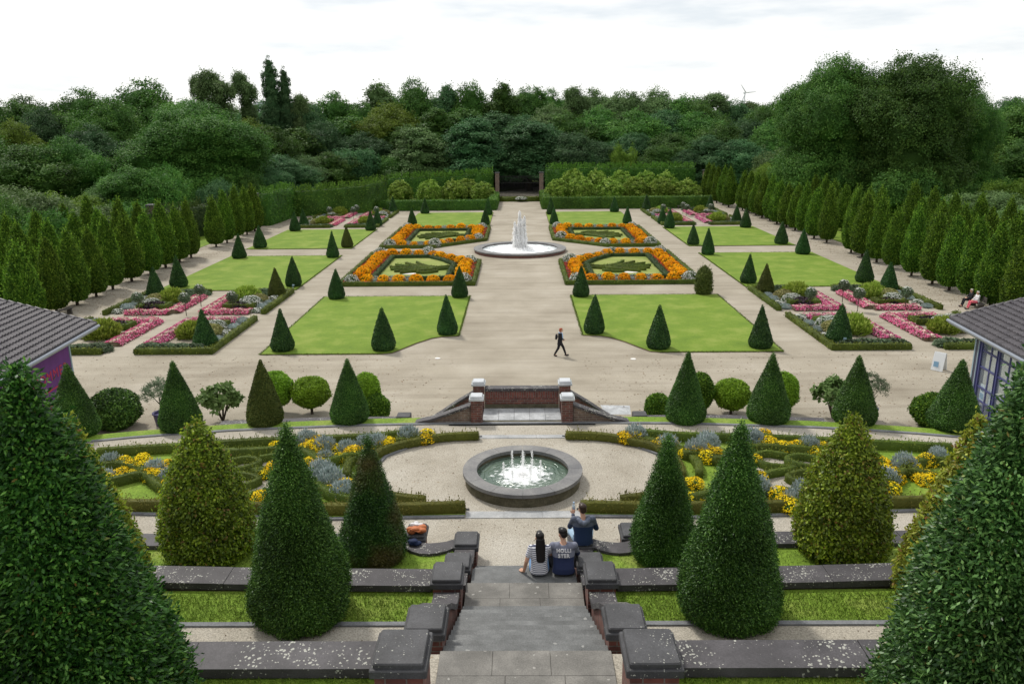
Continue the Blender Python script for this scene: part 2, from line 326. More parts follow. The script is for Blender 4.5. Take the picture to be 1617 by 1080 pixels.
def leaf_quads(P,N,L,W,rng,out=.45,droop=0):
    """one folded four-cornered leaf at every point, leaning out along its normal"""
    n=len(P);N=unit(N);r=rng.normal(size=(n,3));t=unit(r-(r*N).sum(1,keepdims=True)*N)
    a=unit(t*(1-out)+N*out+np.array([0,0,-droop]));nn_=unit(N+rng.normal(size=(n,3))*.35);b=unit(np.cross(a,nn_))
    Ls=L*(rng.uniform(.65,1.3,n)[:,None]);Ws=W*(rng.uniform(.7,1.25,n)[:,None])
    mid=P+a*Ls*.48
    v=np.stack([P,mid+b*Ws*.5,P+a*Ls,mid-b*Ws*.5],1).reshape(-1,3)
    return v
def np_mesh(name,v4,rnd,core=None,core_rnd=.25,matidx=None,core_mat=0):
    """v4: corner array of quads; core: (verts, faces) appended"""
    nq=len(v4)//4;cv,cf=core if core else ([],[])
    me=bpy.data.meshes.new(name);V=np.concatenate([v4,np.array(cv).reshape(-1,3)]) if len(cv) else v4
    me.vertices.add(len(V));me.vertices.foreach_set('co',V.astype(np.float32).ravel())
    li=list(range(0)) ;loops=np.arange(nq*4,dtype=np.int32);st=np.arange(nq,dtype=np.int32)*4;tot=np.full(nq,4,np.int32)
    if len(cf):
        cl=np.array([i+nq*4 for f in cf for i in f],np.int32);ct=np.array([len(f) for f in cf],np.int32)
        cs=np.concatenate([[0],np.cumsum(ct)[:-1]]).astype(np.int32)+nq*4
        loops=np.concatenate([loops,cl]);st=np.concatenate([st,cs]);tot=np.concatenate([tot,ct])
    me.loops.add(len(loops));me.loops.foreach_set('vertex_index',loops)
    me.polygons.add(len(st));me.polygons.foreach_set('loop_start',st);me.polygons.foreach_set('loop_total',tot)
    mi=np.zeros(len(st),np.int32)
    if matidx is not None: mi[:nq]=matidx
    mi[nq:]=core_mat
    me.update(calc_edges=True)
    me.polygons.foreach_set('material_index',mi)
    at=me.attributes.new('rnd','FLOAT','FACE');a=np.full(len(st),core_rnd,np.float32);a[:nq]=rnd;at.data.foreach_set('value',a)
    return me
def revolve_points(prof,n,rng,lump=.0,seed=0):
    """random points and normals on a surface of revolution; prof = [(r,z)...]"""
    pr=np.array(prof,float);d=np.diff(pr,axis=0);ln=np.hypot(d[:,0],d[:,1]);ar=ln*(pr[:-1,0]+pr[1:,0])/2+1e-6
    k=rng.choice(len(ar),n,p=ar/ar.sum());t=rng.uniform(0,1,n);r=pr[k,0]+d[k,0]*t;z=pr[k,1]+d[k,1]*t
    th=rng.uniform(0,2*math.pi,n)
    nr=d[k,1]/ln[k];nz=-d[k,0]/ln[k]
    H=pr[:,1].max()
    ph=rng.uniform(0,6,6)
    bump=1+lump*(np.sin(th*3+z*4/H*3+ph[0])*.5+np.sin(th*5-z*7/H*2+ph[1])*.35+np.sin(th*8+z*15/H+ph[2])*.3)
    r=r*bump
    P=np.stack([r*np.cos(th),r*np.sin(th),z],1);N=np.stack([nr*np.cos(th),nr*np.sin(th),nz],1)
    return P,N
def topiary(name,prof,n,L,W,mat_,seed,lump=.02,out=.4,rough=.02,core=.93,shoots=0,trunk=None,matidx_fn=None,rfn=None):
    rng=np.random.default_rng(seed)
    P,N=revolve_points(prof,n,rng,lump);P=P+N*rng.normal(size=(n,1))*rough
    v=leaf_quads(P,N,L,W,rng,out);r=rng.uniform(0,1,n)
    if rfn is not None: r=rfn(P,r,rng)
    if shoots:
        Ps,Ns=revolve_points(prof,shoots,rng,lump);k=(rng.uniform(0,1,shoots)<.25+.75*Ps[:,2]/Ps[:,2].max());Ps,Ns=Ps[k],Ns[k]
        up=np.array([0,0,1.]);m=len(Ps)
        Ns2=unit(Ns*.35+up+rng.normal(size=(m,3))*.15)
        vs=[];rs=[]
        for j in range(5):
            Q=Ps+Ns2*(j*L*.8)*rng.uniform(.6,1.2,(m,1));vs.append(leaf_quads(Q,Ns2,L,W,rng,.6));rs.append(rng.uniform(.4,1,m))
        v=np.concatenate([v]+vs);r=np.concatenate([r]+rs)
    b=MB();b.lathe([(max(q[0]*core,.001),q[1]*(.985) ) for q in prof],20)
    return np_mesh(name,v,r,(b.v,b.f))
def clump_cloud(lobes,nclump,nleaf,rc,L,W,rng,squash=1.0,zmin=None,droop=0,lo=.0):
    """crown: lobes -> clumps on the lobes -> leaves round each clump"""
    lob=np.array([l[:3] for l in lobes]);rad=np.array([l[3] for l in lobes])
    ar=rad**2;k=rng.choice(len(lob),nclump*2,p=ar/ar.sum());d=unit(rng.normal(size=(nclump*2,3)))
    d[:,2]=np.where(d[:,2]<-.5,-d[:,2]*.5,d[:,2]);d=unit(d)
    C=lob[k]+d*rad[k][:,None]*np.array([1,1,squash])*rng.uniform(.84,1.2,(nclump*2,1))
    keep=np.ones(len(C),bool)
    for j in range(len(lob)):
        q=(C-lob[j])/np.array([1,1,squash]);keep&=~((np.linalg.norm(q,axis=1)<rad[j]*.8)&(k!=j))
    if zmin is not None: keep&=C[:,2]>zmin
    C=C[keep][:nclump];d=d[keep][:nclump];m=len(C)
    cs=rng.uniform(.6,1.3,m)
    idx=np.repeat(np.arange(m),nleaf);n=len(idx)
    off=np.clip(rng.normal(size=(n,3)),-1.7,1.7)*rc*cs[idx][:,None]*np.array([.5,.5,.36])
    off+=d[idx]*np.abs(rng.normal(size=(n,1)))*rc*.55*(rng.uniform(0,1,m)[idx][:,None]**2)
    P=C[idx]+off;N=unit(d[idx]*.7+unit(off)*.6+np.array([0,0,.5])+rng.normal(size=(n,3))*.3)
    v=leaf_quads(P,N,L,W,rng,.3,droop);r=np.clip(rng.uniform(0,1,m)[idx]*.55+rng.uniform(0,1,n)*.45+lo,0,1)
    return v,r
def limbs(b,H,th,lobes,rng,seg=7):
    b.tube([(0,0,-.1),(0.05*th,0,H*.3),(.1,.05,H*.62)],[th,th*.72,th*.3],seg)
    for l in lobes[:7]:
        z0=H*rng.uniform(.22,.42);b.tube([(0.03,0,z0),(l[0]*.5,l[1]*.5,z0+(l[2]-z0)*.6),(l[0]*.85,l[1]*.85,l[2])],[th*.42,th*.26,th*.08],5)
def make_tree_mesh(kind,seed,H,Wd,nclump,nleaf,L,mat_):
    rng=np.random.default_rng(seed);R=Wd/2;lobes=[]
    if kind=='broad':
        for i in range(15):
            a=rng.uniform(0,6.28);q=R*.62*math.sqrt(rng.uniform(.05,1));zz=H*(.40+.38*rng.uniform()*(1-.35*q/R))
            lobes.append((q*math.cos(a),q*math.sin(a),zz,R*rng.uniform(.30,.44)))
        lobes.append((0,0,H*.80,R*.40));lobes.append((0,0,H*.5,R*.55));zm=H*.10;rc=(.05 if nclump>1500 else .062)*Wd
        for i in range(7):
            a=i*.9+rng.uniform(0,.4);lobes.append((R*.6*math.cos(a),R*.6*math.sin(a),H*.27,R*.33))
    elif kind=='upright':
        for i in range(15):
            t=i/14;a=i*2.4+rng.uniform(-.4,.4);q=R*.5*(1-.55*t);lobes.append((q*math.cos(a),q*math.sin(a),H*(.24+.62*t),R*(.52-.25*t)*rng.uniform(.85,1.1)))
        lobes.append((0,0,H*.88,R*.25));zm=H*.06;rc=.07*Wd
    elif kind=='poplar':
        for i in range(18):
            t=i/17;a=i*2.4;q=R*.25;lobes.append((q*math.cos(a)*(1-t),q*math.sin(a)*(1-t),H*(.12+.82*t),R*(.75*(1-t)**.5+.30)*rng.uniform(.9,1.1)))
        zm=0;rc=.10*Wd
    elif kind=='airy':
        for i in range(17):
            a=rng.uniform(0,6.28);q=R*.72*math.sqrt(rng.uniform(.02,1));zz=H*(.35+.55*rng.uniform()*(1-.3*q/R))
            lobes.append((q*math.cos(a),q*math.sin(a),zz,R*rng.uniform(.18,.30)))
        zm=H*.15;rc=.085*Wd
    else: # shrub
        for i in range(12):
            a=rng.uniform(0,6.28);q=R*.6*math.sqrt(rng.uniform(.0,1));lobes.append((q*math.cos(a),q*math.sin(a),H*(.25+.42*rng.uniform()*(1-.4*q/R)),R*rng.uniform(.32,.45)))
        zm=0.;rc=.07*Wd
    v,r=clump_cloud(lobes,nclump,nleaf,rc,L,L*.62,rng,1.0 if kind!='poplar' else 1.3,zm,.1 if kind in('airy',) else 0)
    core=MB();pr=random.Random(seed)
    if kind!='airy':
        for l in lobes: core.ball(l[:3],l[3]*.80,9,6,jit=.12,rng=pr)
    me=np_mesh('crown',v,r,(core.v,core.f) if core.v else None,.4)
    me.materials.append(MT[mat_])
    t=MB();limbs(t,H,H*.020+.06,lobes,pr);tm=t.mesh('trunk',True);tm.materials.append(MT['bark'])
    return me,tm,H,Wd
def place_tree(name,proto,x,y,z,H,Wd,rz,label,cat,group=None):
    cm,tm,h0,w0=proto
    e_=empty(name,(x,y,z),rz);e_.scale=(Wd/w0,Wd/w0,H/h0)
    link('crown',cm,None,e_);link('trunk',tm,None,e_);return T(e_,label,cat,group)
ORD=['first','second','third','fourth','fifth','sixth','seventh','eighth','ninth','tenth','eleventh','twelfth','thirteenth','fourteenth','fifteenth','sixteenth','seventeenth','eighteenth','nineteenth','twentieth','twenty-first','twenty-second','twenty-third','twenty-fourth','twenty-fifth','twenty-sixth','twenty-seventh','twenty-eighth','twenty-ninth','thirtieth']
LR={-1:'left',1:'right'}
# ---- hedge along a polyline: clipped block with leaves on its faces
def resample(pts,step):
    out=[Vector(pts[0])]
    for a,b in zip(pts[:-1],pts[1:]):
        a=Vector(a);b=Vector(b);n=max(1,int((b-a).length/step))
        for i in range(1,n+1): out.append(a+(b-a)*(i/n))
    return out
def hedge_mesh(name,pts,wid,hts,mat_,dens,L,seed,rough=.02,closed=False,shoots=0,wl=.62,lump=.03):
    rng=np.random.default_rng(seed)
    P=[Vector((p[0],p[1],0)) for p in pts]
    if closed: P=P+[P[0]]
    if not isinstance(hts,(list,tuple)): hts=[hts]*len(P)
    core=MB();vs=[];rs=[];n=len(P)
    offs=[]
    for i in range(n):
        if closed: a=P[(i-1)%(n-1)];c=P[(i+1)%(n-1)]
        else: a=P[max(i-1,0)];c=P[min(i+1,n-1)]
        d1=(P[i]-a);d2=(c-P[i])
        d1=d1.normalized() if d1.length>1e-6 else d2.normalized();d2=d2.normalized() if d2.length>1e-6 else d1
        d=(d1+d2);d=d.normalized() if d.length>1e-6 else d1
        nrm=Vector((-d.y,d.x,0));k=1/max(.4,abs(nrm.dot(Vector((-d1.y,d1.x,0)))));offs.append(nrm*wid/2*k)
    for i in range(n-1):
        a,b=P[i],P[i+1];oa,ob=offs[i],offs[i+1];ha,hb=hts[i],hts[i+1];c=.9
        A=[a-oa*c,b-ob*c,b+ob*c,a+oa*c]
        core.add([A[0],A[1],A[2],A[3],A[0]+Vector((0,0,ha*.96)),A[1]+Vector((0,0,hb*.96)),A[2]+Vector((0,0,hb*.96)),A[3]+Vector((0,0,ha*.96))],[(4,5,6,7),(0,1,5,4),(2,3,7,6)]+([(3,0,4,7)] if i==0 and not closed else [])+([(1,2,6,5)] if i==n-2 and not closed else []))
        d=(b-a);ln=d.length;dn=d/ln if ln>0 else Vector((1,0,0));nr=Vector((-dn.y,dn.x,0))
        faces=[(a-oa,b-ob,Vector((0,0,1)),-nr),(a+oa,b+ob,Vector((0,0,1)),nr)]
        hm=(ha+hb)/2
        for q0,q1,up,nn_ in faces:
            m=int(ln*hm*dens)
            if m<1: continue
            u=rng.uniform(0,1,m);z=rng.uniform(0,1,m)
            Q=np.outer(1-u,np.array(q0))+np.outer(u,np.array(q1));Q[:,2]=z*(ha+(hb-ha)*u)
            N=np.tile(np.array(nn_),(m,1))+np.array([0,0,.15]);w_=np.sin(Q[:,0]*3.1+Q[:,2]*4)*np.sin(Q[:,1]*2.7)*lump
            Q+=N*(rng.normal(size=(m,1))*rough+w_[:,None]);vs.append(leaf_quads(Q,N,L,L*wl,rng,.35));rs.append(rng.uniform(0,1,m))
        m=int(ln*wid*dens*1.2)+1
        u=rng.uniform(0,1,m);t=rng.uniform(-1,1,m)
        Q=np.outer(1-u,np.array(a))+np.outer(u,np.array(b))+(np.outer(1-u,np.array(oa))+np.outer(u,np.array(ob)))*t[:,None];Q[:,2]=ha+(hb-ha)*u
        N=np.tile(np.array([0,0,1.]),(m,1))+np.array(nr)*(t[:,None]**3)*.6;Q[:,2]+=rng.normal(size=m)*rough+np.sin(Q[:,0]*2.3)*np.sin(Q[:,1]*1.9)*lump
        vs.append(leaf_quads(Q,N,L,L*wl,rng,.4));rs.append(np.clip(rng.uniform(.15,1.1,m),0,1))
        if shoots:
            m=int(ln*wid*shoots)+1;u=rng.uniform(0,1,m);t=rng.uniform(-1,1,m)
            Q=np.outer(1-u,np.array(a))+np.outer(u,np.array(b))+(np.outer(1-u,np.array(oa))+np.outer(u,np.array(ob)))*t[:,None];Q[:,2]=ha+(hb-ha)*u
            D=unit(np.array([0,0,1.])+rng.normal(size=(m,3))*.25)
            hgt=rng.uniform(.4,1,(m,1))
            for j in range(4): vs.append(leaf_quads(Q+D*hgt*(L*1.1*j),D,L*1.2,L*.6,rng,.7));rs.append(rng.uniform(.5,1,m))
    if not closed:
        for (p,o,h,s_) in ((P[0],offs[0],hts[0],-1),(P[-1],offs[-1],hts[-1],1)):
            d=(P[1]-P[0]) if s_<0 else (P[-1]-P[-2]);d=d.normalized()*s_
            m=int(wid*h*dens)+1;t=rng.uniform(-1,1,m);z=rng.uniform(0,h,m)
            Q=np.array(p)+np.outer(t,np.array(o));Q[:,2]=z;vs.append(leaf_quads(Q,np.tile(np.array(d),(m,1)),L,L*wl,rng,.35));rs.append(rng.uniform(0,1,m))
    me=np_mesh(name,np.concatenate(vs),np.concatenate(rs),(core.v,core.f));me.materials.append(MT[mat_]);return me
def hedge(name,pts,wid,h,mat_,dens,L,seed,label,cat='hedge',group=None,z=0,parent=None,**k):
    cx=sum(p[0] for p in pts)/len(pts);cy=sum(p[1] for p in pts)/len(pts)
    o=link(name,hedge_mesh(name,[(p[0]-cx,p[1]-cy) for p in pts],wid,h,mat_,dens,L,seed,**k),None,parent,(cx,cy,z))
    if label: T(o,label,cat,group)
    return o
def spline(pts,n=6):
    out=[];P=[Vector(p) for p in pts];m=len(P)
    for i in range(m-1):
        p0=P[max(i-1,0)];p1=P[i];p2=P[i+1];p3=P[min(i+2,m-1)]
        for k in range(n):
            t=k/n;out.append(tuple(.5*((2*p1)+(-p0+p2)*t+(2*p0-5*p1+4*p2-p3)*t*t+(-p0+3*p1-3*p2+p3)*t**3)))
    out.append(tuple(P[-1]));return out
def strip_mesh(name,pts,wid,h,n_per,L,mats,seed,matsel=None,mound=.5):
    """bedding strip: a low mound along a line, thick with blossoms"""
    rng=np.random.default_rng(seed);vs=[];rs=[];ms=[];core=MB()
    for a,b in zip(pts[:-1],pts[1:]):
        a=np.array([a[0],a[1],0.]);b=np.array([b[0],b[1],0.]);ln=np.linalg.norm(b-a);d=(b-a)/ln;nr=np.array([-d[1],d[0],0])
        m=int(ln*wid*n_per)+2;u=rng.uniform(0,1,m);t=rng.uniform(-1,1,m)
        hz=h*(1-.75*np.abs(t)**3)*(1+.18*np.sin(u*ln*6+t))
        Q=a+np.outer(u*ln,d)+np.outer(t*wid/2,nr);Q[:,2]=hz+rng.normal(size=m)*.02
        N=np.tile([0,0,1.],(m,1))+nr*(t[:,None]*.9)
        vs.append(leaf_quads(Q,N,L,L*.85,rng,.35));rs.append(rng.uniform(0,1,m));ms.append((np.abs(t)<matsel).astype(int) if matsel else np.zeros(m,int))
        q=[a-nr*wid*.46,b-nr*wid*.46,b+nr*wid*.46,a+nr*wid*.46,a-nr*wid*.3+[0,0,h*.85],b-nr*wid*.3+[0,0,h*.85],b+nr*wid*.3+[0,0,h*.85],a+nr*wid*.3+[0,0,h*.85]]
        core.add(q,[(4,5,6,7),(0,1,5,4),(2,3,7,6),(3,0,4,7),(1,2,6,5)])
    me=np_mesh(name,np.concatenate(vs),np.concatenate(rs),(core.v,core.f),.05,np.concatenate(ms))
    for m in mats: me.materials.append(MT[m])
    return me
def mound_mesh(name,R,H,n,L,mats,seed,lump=.08,spiky=0,lo=0,core=.86,blos=None):
    rng=np.random.default_rng(seed)
    prof=[(R*math.cos(a)**.7 if a<1.55 else .001,H*math.sin(a)) for a in np.linspace(0,math.pi/2,9)]
    prof[0]=(R*.82,0.02);prof[-1]=(.001,H)
    P,N=revolve_points(prof,n,rng,lump)
    if spiky: P=P+N*np.abs(rng.normal(size=(n,1)))*spiky;N=unit(N+np.array([0,0,1.2]))
    v=leaf_quads(P,N,L,L*(.3 if spiky else .8),rng,.75 if spiky else .35);r=np.clip(rng.uniform(0,1,n)+lo,0,1)
    b=MB();b.lathe([(max(.001,q[0]*core),q[1]*core) for q in prof],12)
    me=np_mesh(name,v,r,(b.v,b.f),.1)
    for m in mats: me.materials.append(MT[m])
    return me
def sheet(name,poly,z,m,thick=0,parent=None):
    b=MB()
    if thick: b.prism(poly,z-thick,z)
    else: b.add([(x,y,z) for x,y in poly],[tuple(range(len(poly)))])
    return b.build(name,MT[m],parent)
# ================================================================== THE SETTING
ctr=[(-16,20.0),(-12.4,21.15),(-11.3,21.44),(-10.2,21.67),(-8.6,21.95),(-6.6,22.15),(-4.7,22.33),(-2,22.42),(2,22.42),(4.7,22.33),(6.6,22.15),(8.6,21.95),(10.2,21.67),(11.3,21.44),(12.4,21.15),(16,20.0)]
full=[(-34,12)]+ctr+[(34,12)]
struct(sheet('ground',[(-1500,-60),(1500,-60),(1500,2000),(-1500,2000)],-.03,'rough_grass'))
struct(sheet('gravel_path',[(-35.7,16),(35.7,16),(35.7,141),(6,141),(4.3,151),(-4.3,151),(-6,141),(-35.2,124),(-35.7,106)],0,'gravel'))
# lower retained terrace
def shift(pts,d): return [(x,y+d) for x,y in pts]
b=MB();b.prism([(-34,14.21),(34,14.21)]+[(x,y+.0) for x,y in ctr[::-1]],-.3,4.4)
struct(b.build('terrace_path',MT['gravel_fine']))
# edging, grass strip and slope beyond the path
ce=link('terrace_kerb',None) if False else None
b=MB();b.strip(shift(ctr,-.02),shift(ctr,.10),4.3,4.435);struct(b.build('kerb',MT['edging']))
b=MB();A=shift(ctr,.10);n=len(A)
rows=[(0,4.43),(.40,4.44),(1.5,3.55),(1.9,0)]
v=[];f=[]
for d,z in rows: v+=[(x,y+d,z) for x,y in A]
for j in range(3):
    for i in range(n-1): f.append((j*n+i,j*n+i+1,(j+1)*n+i+1,(j+1)*n+i))
# leave the landing free
f=[q for q in f if not (abs((v[q[0]][0]+v[q[1]][0])/2)<1.9)]
b.add(v,f);struct(b.build('grass_bank',MT['near_lawn']))
# upper terraces (garden side of the stair left and right)
Q=.0035
def band(y0,y1,z,m,name,x0=1.0,x1=34,z0=None,curve=0):
    for s in (-1,1):
        b=MB();xs=[x0+(x1-x0)*(i/12)**1.4 for i in range(13)]
        A=[(s*x,y0+curve*x*x) for x in xs];B=[(s*x,y1+curve*x*x) for x in xs]
        b.strip(A,B,z0 if z0 is not None else z-.5,z);struct(b.build(name,MT[m]))
band(-8,7.25,7.42,'near_lawn','lawn',1.60,34,-.3)
band(7.60,10.95,5.44,'gravel_fine','gravel_strip',1.0,34,-.3)
band(10.95,11.05,5.47,'edging','kerb',1.6,34,5.2)
band(11.05,11.92,5.45,'near_lawn','lawn',1.45,34,-.3,Q*.3)
band(12.30,14.47,4.80,'near_lawn','lawn',1.40,34,-.3,Q*.3)
b=MB();b.box(-1.62,1.62,-8,8.24,-.3,6.955);struct(b.build('gravel_strip',MT['gravel_fine']))
b=MB();b.box(-1.5,1.5,8.24,14.2,-.3,4.38);struct(b.build('foundation',MT['plinth']))
# lawns of the parterre
for s in (-1,1):
    P=[(15.45,45.15),(15.45,61.4),(3.95,61.4),(3.95,49.15),(5.0,49.0),(5.6,48.6),(6.4,47.5),(7.1,46.2),(7.6,45.35),(8.2,45.15)]
    for P_,z in ((P,.03),([(15.39,45.22),(15.39,61.34),(4.01,61.34),(4.01,49.22),(5.03,49.07),(5.65,48.67),(6.47,47.55),(7.17,46.25),(7.66,45.42),(8.23,45.22)],.06)):
        struct(sheet('lawn' if z>.05 else 'lawn_edging',[(s*x,y) for x,y in P_][::s],z,'lawn' if z>.05 else 'soil',.05))
    for x0,x1,y0,y1 in ((18.45,30.1,64.2,81.9),(18.45,30.1,86.7,103.3),(3.95,15.4,104.9,122.4)):
        struct(sheet('lawn_edging',[(s*x0,y0),(s*x1,y0),(s*x1,y1),(s*x0,y1)][::s],.03,'soil',.05))
        struct(sheet('lawn',[(s*(x0+.06),y0+.06),(s*(x1-.06),y0+.06),(s*(x1-.06),y1-.06),(s*(x0+.06),y1-.06)][::s],.06,'lawn',.05))
    struct(sheet('lawn',[(s*35.72,16),(s*60,16),(s*60,150),(s*35.72,150)][::s],.02,'lawn'))
struct(sheet('path',[(-9,151.4),(9,151.4),(14,175),(30,182),(30,186),(8,180)],.0,'gravel'))
# ================================================================== STAIRS, WALLS AND PIERS
st=T(empty('terrace_stairs',(0,8.27,5)),'broad grey stone stairs running down the middle between the dark capped piers','stairs')
stz=Vector((0,8.27,5))
def rel(b,o): b.v=[(p[0]-o[0],p[1]-o[1],p[2]-o[2]) for p in b.v];return b
rg=random.Random(3)
def slabs(x0,x1,y0,y1,z0,z1,rowsy,ncol,name,m):
    b=MB();ys=[y0+(y1-y0)*i/rowsy for i in range(rowsy+1)]
    for j in range(rowsy):
        off=rg.uniform(-.35,.35) if ncol>1 else 0
        xs=[x0]+[x0+(x1-x0)*(i+off)/ncol for i in range(1,ncol)]+[x1]
        for a,c in zip(xs[:-1],xs[1:]): b.box(a+.0015,c-.0015,ys[j]+.0015,ys[j+1]-.0015,z0,z1-rg.uniform(0,.002),0,.004)
    rel(b,stz).build(name,MT[m],st)
slabs(-1.03,1.03,4.2,8.27,6.7,6.985,9,3,'landing','slab2')
for k in range(1,11):
    y=8.27+.334*(k-1);slabs(-1.03,1.03,y-.03,y+.334+.02,4.4,6.96-.16*k,1,1,'step','slab')
slabs(-1.03,1.03,11.61,12.58,4.4,5.2,2,3,'landing','slab2')
slabs(-.97,.97,12.56,13.3,4.4,5.04,1,1,'step','slab')
for k,(a,c) in enumerate(((13.3,13.60),(13.6,13.90),(13.9,14.2))): slabs(-.95,.95,a-.02,c+.02,4.38,4.88-.16*k,1,1,'step','slab')
def pier(x,y,h,yh,zb,zt,label,side,br='brick',group='dark capped piers along the stairs'):
    e_=T(empty('stone_pier',(x,y,zb)),label,'pier',group)
    b=MB();b.box(-h+.045,h-.045,-yh+.045,yh-.045,-.6,zt-zb-.15);b.build('shaft',MT[br],e_)
    b=MB();b.box(-h,h,-yh,yh,zt-zb-.15,zt-zb-.06,0,.012);b.box(-h+.035,h-.035,-yh+.035,yh-.035,zt-zb-.06,zt-zb,0,.015);b.build('cap',MT['cap'],e_)
    return e_
nmB={'A':'large nearest pier at the top of the stairs','B':'pier beside the upper flight just below the large nearest one','C':'pier at the middle landing where the second lichened wall meets the stairs','D':'small pier just below the middle landing','E':'low pier at the foot of the stairs beside the curved bench'}
PR_=[('A',1.31,7.235,.295,.33,6.96,7.81),('B',1.255,8.80,.265,.30,6.7,7.10),('C',1.295,12.0,.275,.33,5.2,5.8),('D',1.235,13.29,.258,.29,4.9,5.25),('E',1.165,14.64,.258,.31,4.4,4.95)]
for s in (-1,1):
    for nme,x,y,h,yh,zb,zt in PR_: pier(s*x,y,h,yh,zb,zt,'%s, %s side'%(nmB[nme],LR[s]),s)
    pier(s*2.23,14.98,.22,.32,4.4,4.95,('low dark capped pier with an orange bag on it' if s<0 else 'low pier with a pale lichened cap between the right bench and the dark cone'),s)
    # raking walls between the piers
    def rake(name,prof,x0,x1,zb,label):
        e_=T(empty(name,(s*(x0+x1)/2,prof[0][0],zb)),label,'wall','raking walls beside the stairs')
        o=Vector((s*(x0+x1)/2,prof[0][0],zb))
        b=MB();n=len(prof);hw=(x1-x0)/2
        def yz(b,top,bot,w,m=0):
            v=[];
            for (y,zt_),(y2,zb_) in zip(top,bot): v+=[(-w,y,zb_),(w,y,zb_),(w,y,zt_),(-w,y,zt_)]
            n=len(top);f=[]
            for i in range(n-1):
                k=4*i;f+=[(k,k+4,k+5,k+1),(k+1,k+5,k+6,k+2),(k+2,k+6,k+7,k+3),(k+3,k+7,k+4,k)]
            f+=[(0,1,2,3),(4*n-1,4*n-2,4*n-3,4*n-4)];b.add(v,f)
        yz(b,[(y-o.y,z-.1-o.z) for y,z in prof],[(y-o.y,-.9) for y,z in prof],hw-.04);b.build('wall',MT['brick'],e_)
        b=MB();yz(b,[(y-o.y,z-o.z) for y,z in prof],[(y-o.y,z-.1-o.z) for y,z in prof],hw);b.build('coping',MT['coping'],e_)
    rake('stair_wall',[(4.2,7.55),(6.90,7.55)],1.10,1.52,6.96,'flat coped wall running into the nearest large pier, %s side'%LR[s])
    rake('stair_wall',[(9.12,6.92),(9.6,6.72),(10.3,6.3),(10.95,5.85),(11.25,5.66),(11.66,5.60)],1.08,1.5,5.2,'raking coped wall beside the long upper flight, %s side'%LR[s])
    rake('stair_wall',[(12.34,5.3),(12.98,5.15)],1.03,1.45,5.0,'short coped wall just below the middle landing, %s side'%LR[s])
    rake('stair_wall',[(13.6,4.98),(14.32,4.86)],.98,1.38,4.4,'short coped wall beside the lowest steps, %s side'%LR[s])
    # curved bench wall
    near=[(1.40,14.40),(1.55,14.27),(1.72,14.19),(1.9,14.16),(2.08,14.18),(2.25,14.27),(2.42,14.42)];far=[(1.43,14.74),(1.58,14.65),(1.75,14.6),(1.9,14.58),(2.05,14.6),(2.2,14.66),(2.42,14.86)]
    near=[(s*x,y) for x,y in near];far=[(s*x,y) for x,y in far]
    e_=T(empty('curved_bench',(s*1.9,14.4,4.4)),'low curved dark stone bench at the foot of the stairs, %s'%('empty, near the orange bag' if s<0 else 'speckled white, with the seated man on it'),'bench','curved stone benches')
    b=MB();b.strip(near,far,4.76,4.86);rel(b,(s*1.9,14.4,4.4)).build('coping',MT['coping'],e_)
    b=MB();b.strip([(x,y+.05) for x,y in near],[(x,y-.05) for x,y in far],4.0,4.76);rel(b,(s*1.9,14.4,4.4)).build('wall',MT['plinth'],e_)
    # long terrace walls
    for i,(y0,y1,zt,x0,zb,cv,lab) in enumerate(((7.20,7.67,7.56,1.60,5.3,0,'nearest long dark coping with big pale lichen blotches'),(11.85,12.38,5.60,1.57,4.7,Q,'second long dark coping behind the grass strip'),(14.42,14.92,4.90,2.45,4.3,.0006,'farthest dark coping beside the gravel path of the basin'))):
        e_=T(empty('terrace_wall',(s*x0,(y0+y1)/2,zb)),'%s, %s side'%(lab,LR[s]),'wall','lichened terrace walls');o=(s*x0,(y0+y1)/2,zb)
        xs=[x0]
        while xs[-1]<15: xs.append(xs[-1]+rg.uniform(1.5,2.1))
        b=MB()
        for a,c in zip(xs[:-1],xs[1:]):
            A=[(s*(a+.004),y0+cv*a*a),(s*(c-.004),y0+cv*c*c)];B=[(s*(a+.004),y1+cv*a*a),(s*(c-.004),y1+cv*c*c)];b.strip(A,B,zt-.12,zt-rg.uniform(0,.006))
        rel(b,o).build('coping',MT['coping'],e_)
        b=MB();b.strip([(s*x,y0+.06+cv*x*x) for x in xs],[(s*x,y1-.06+cv*x*x) for x in xs],zb-.6,zt-.12);rel(b,o).build('wall',MT['plinth'],e_)
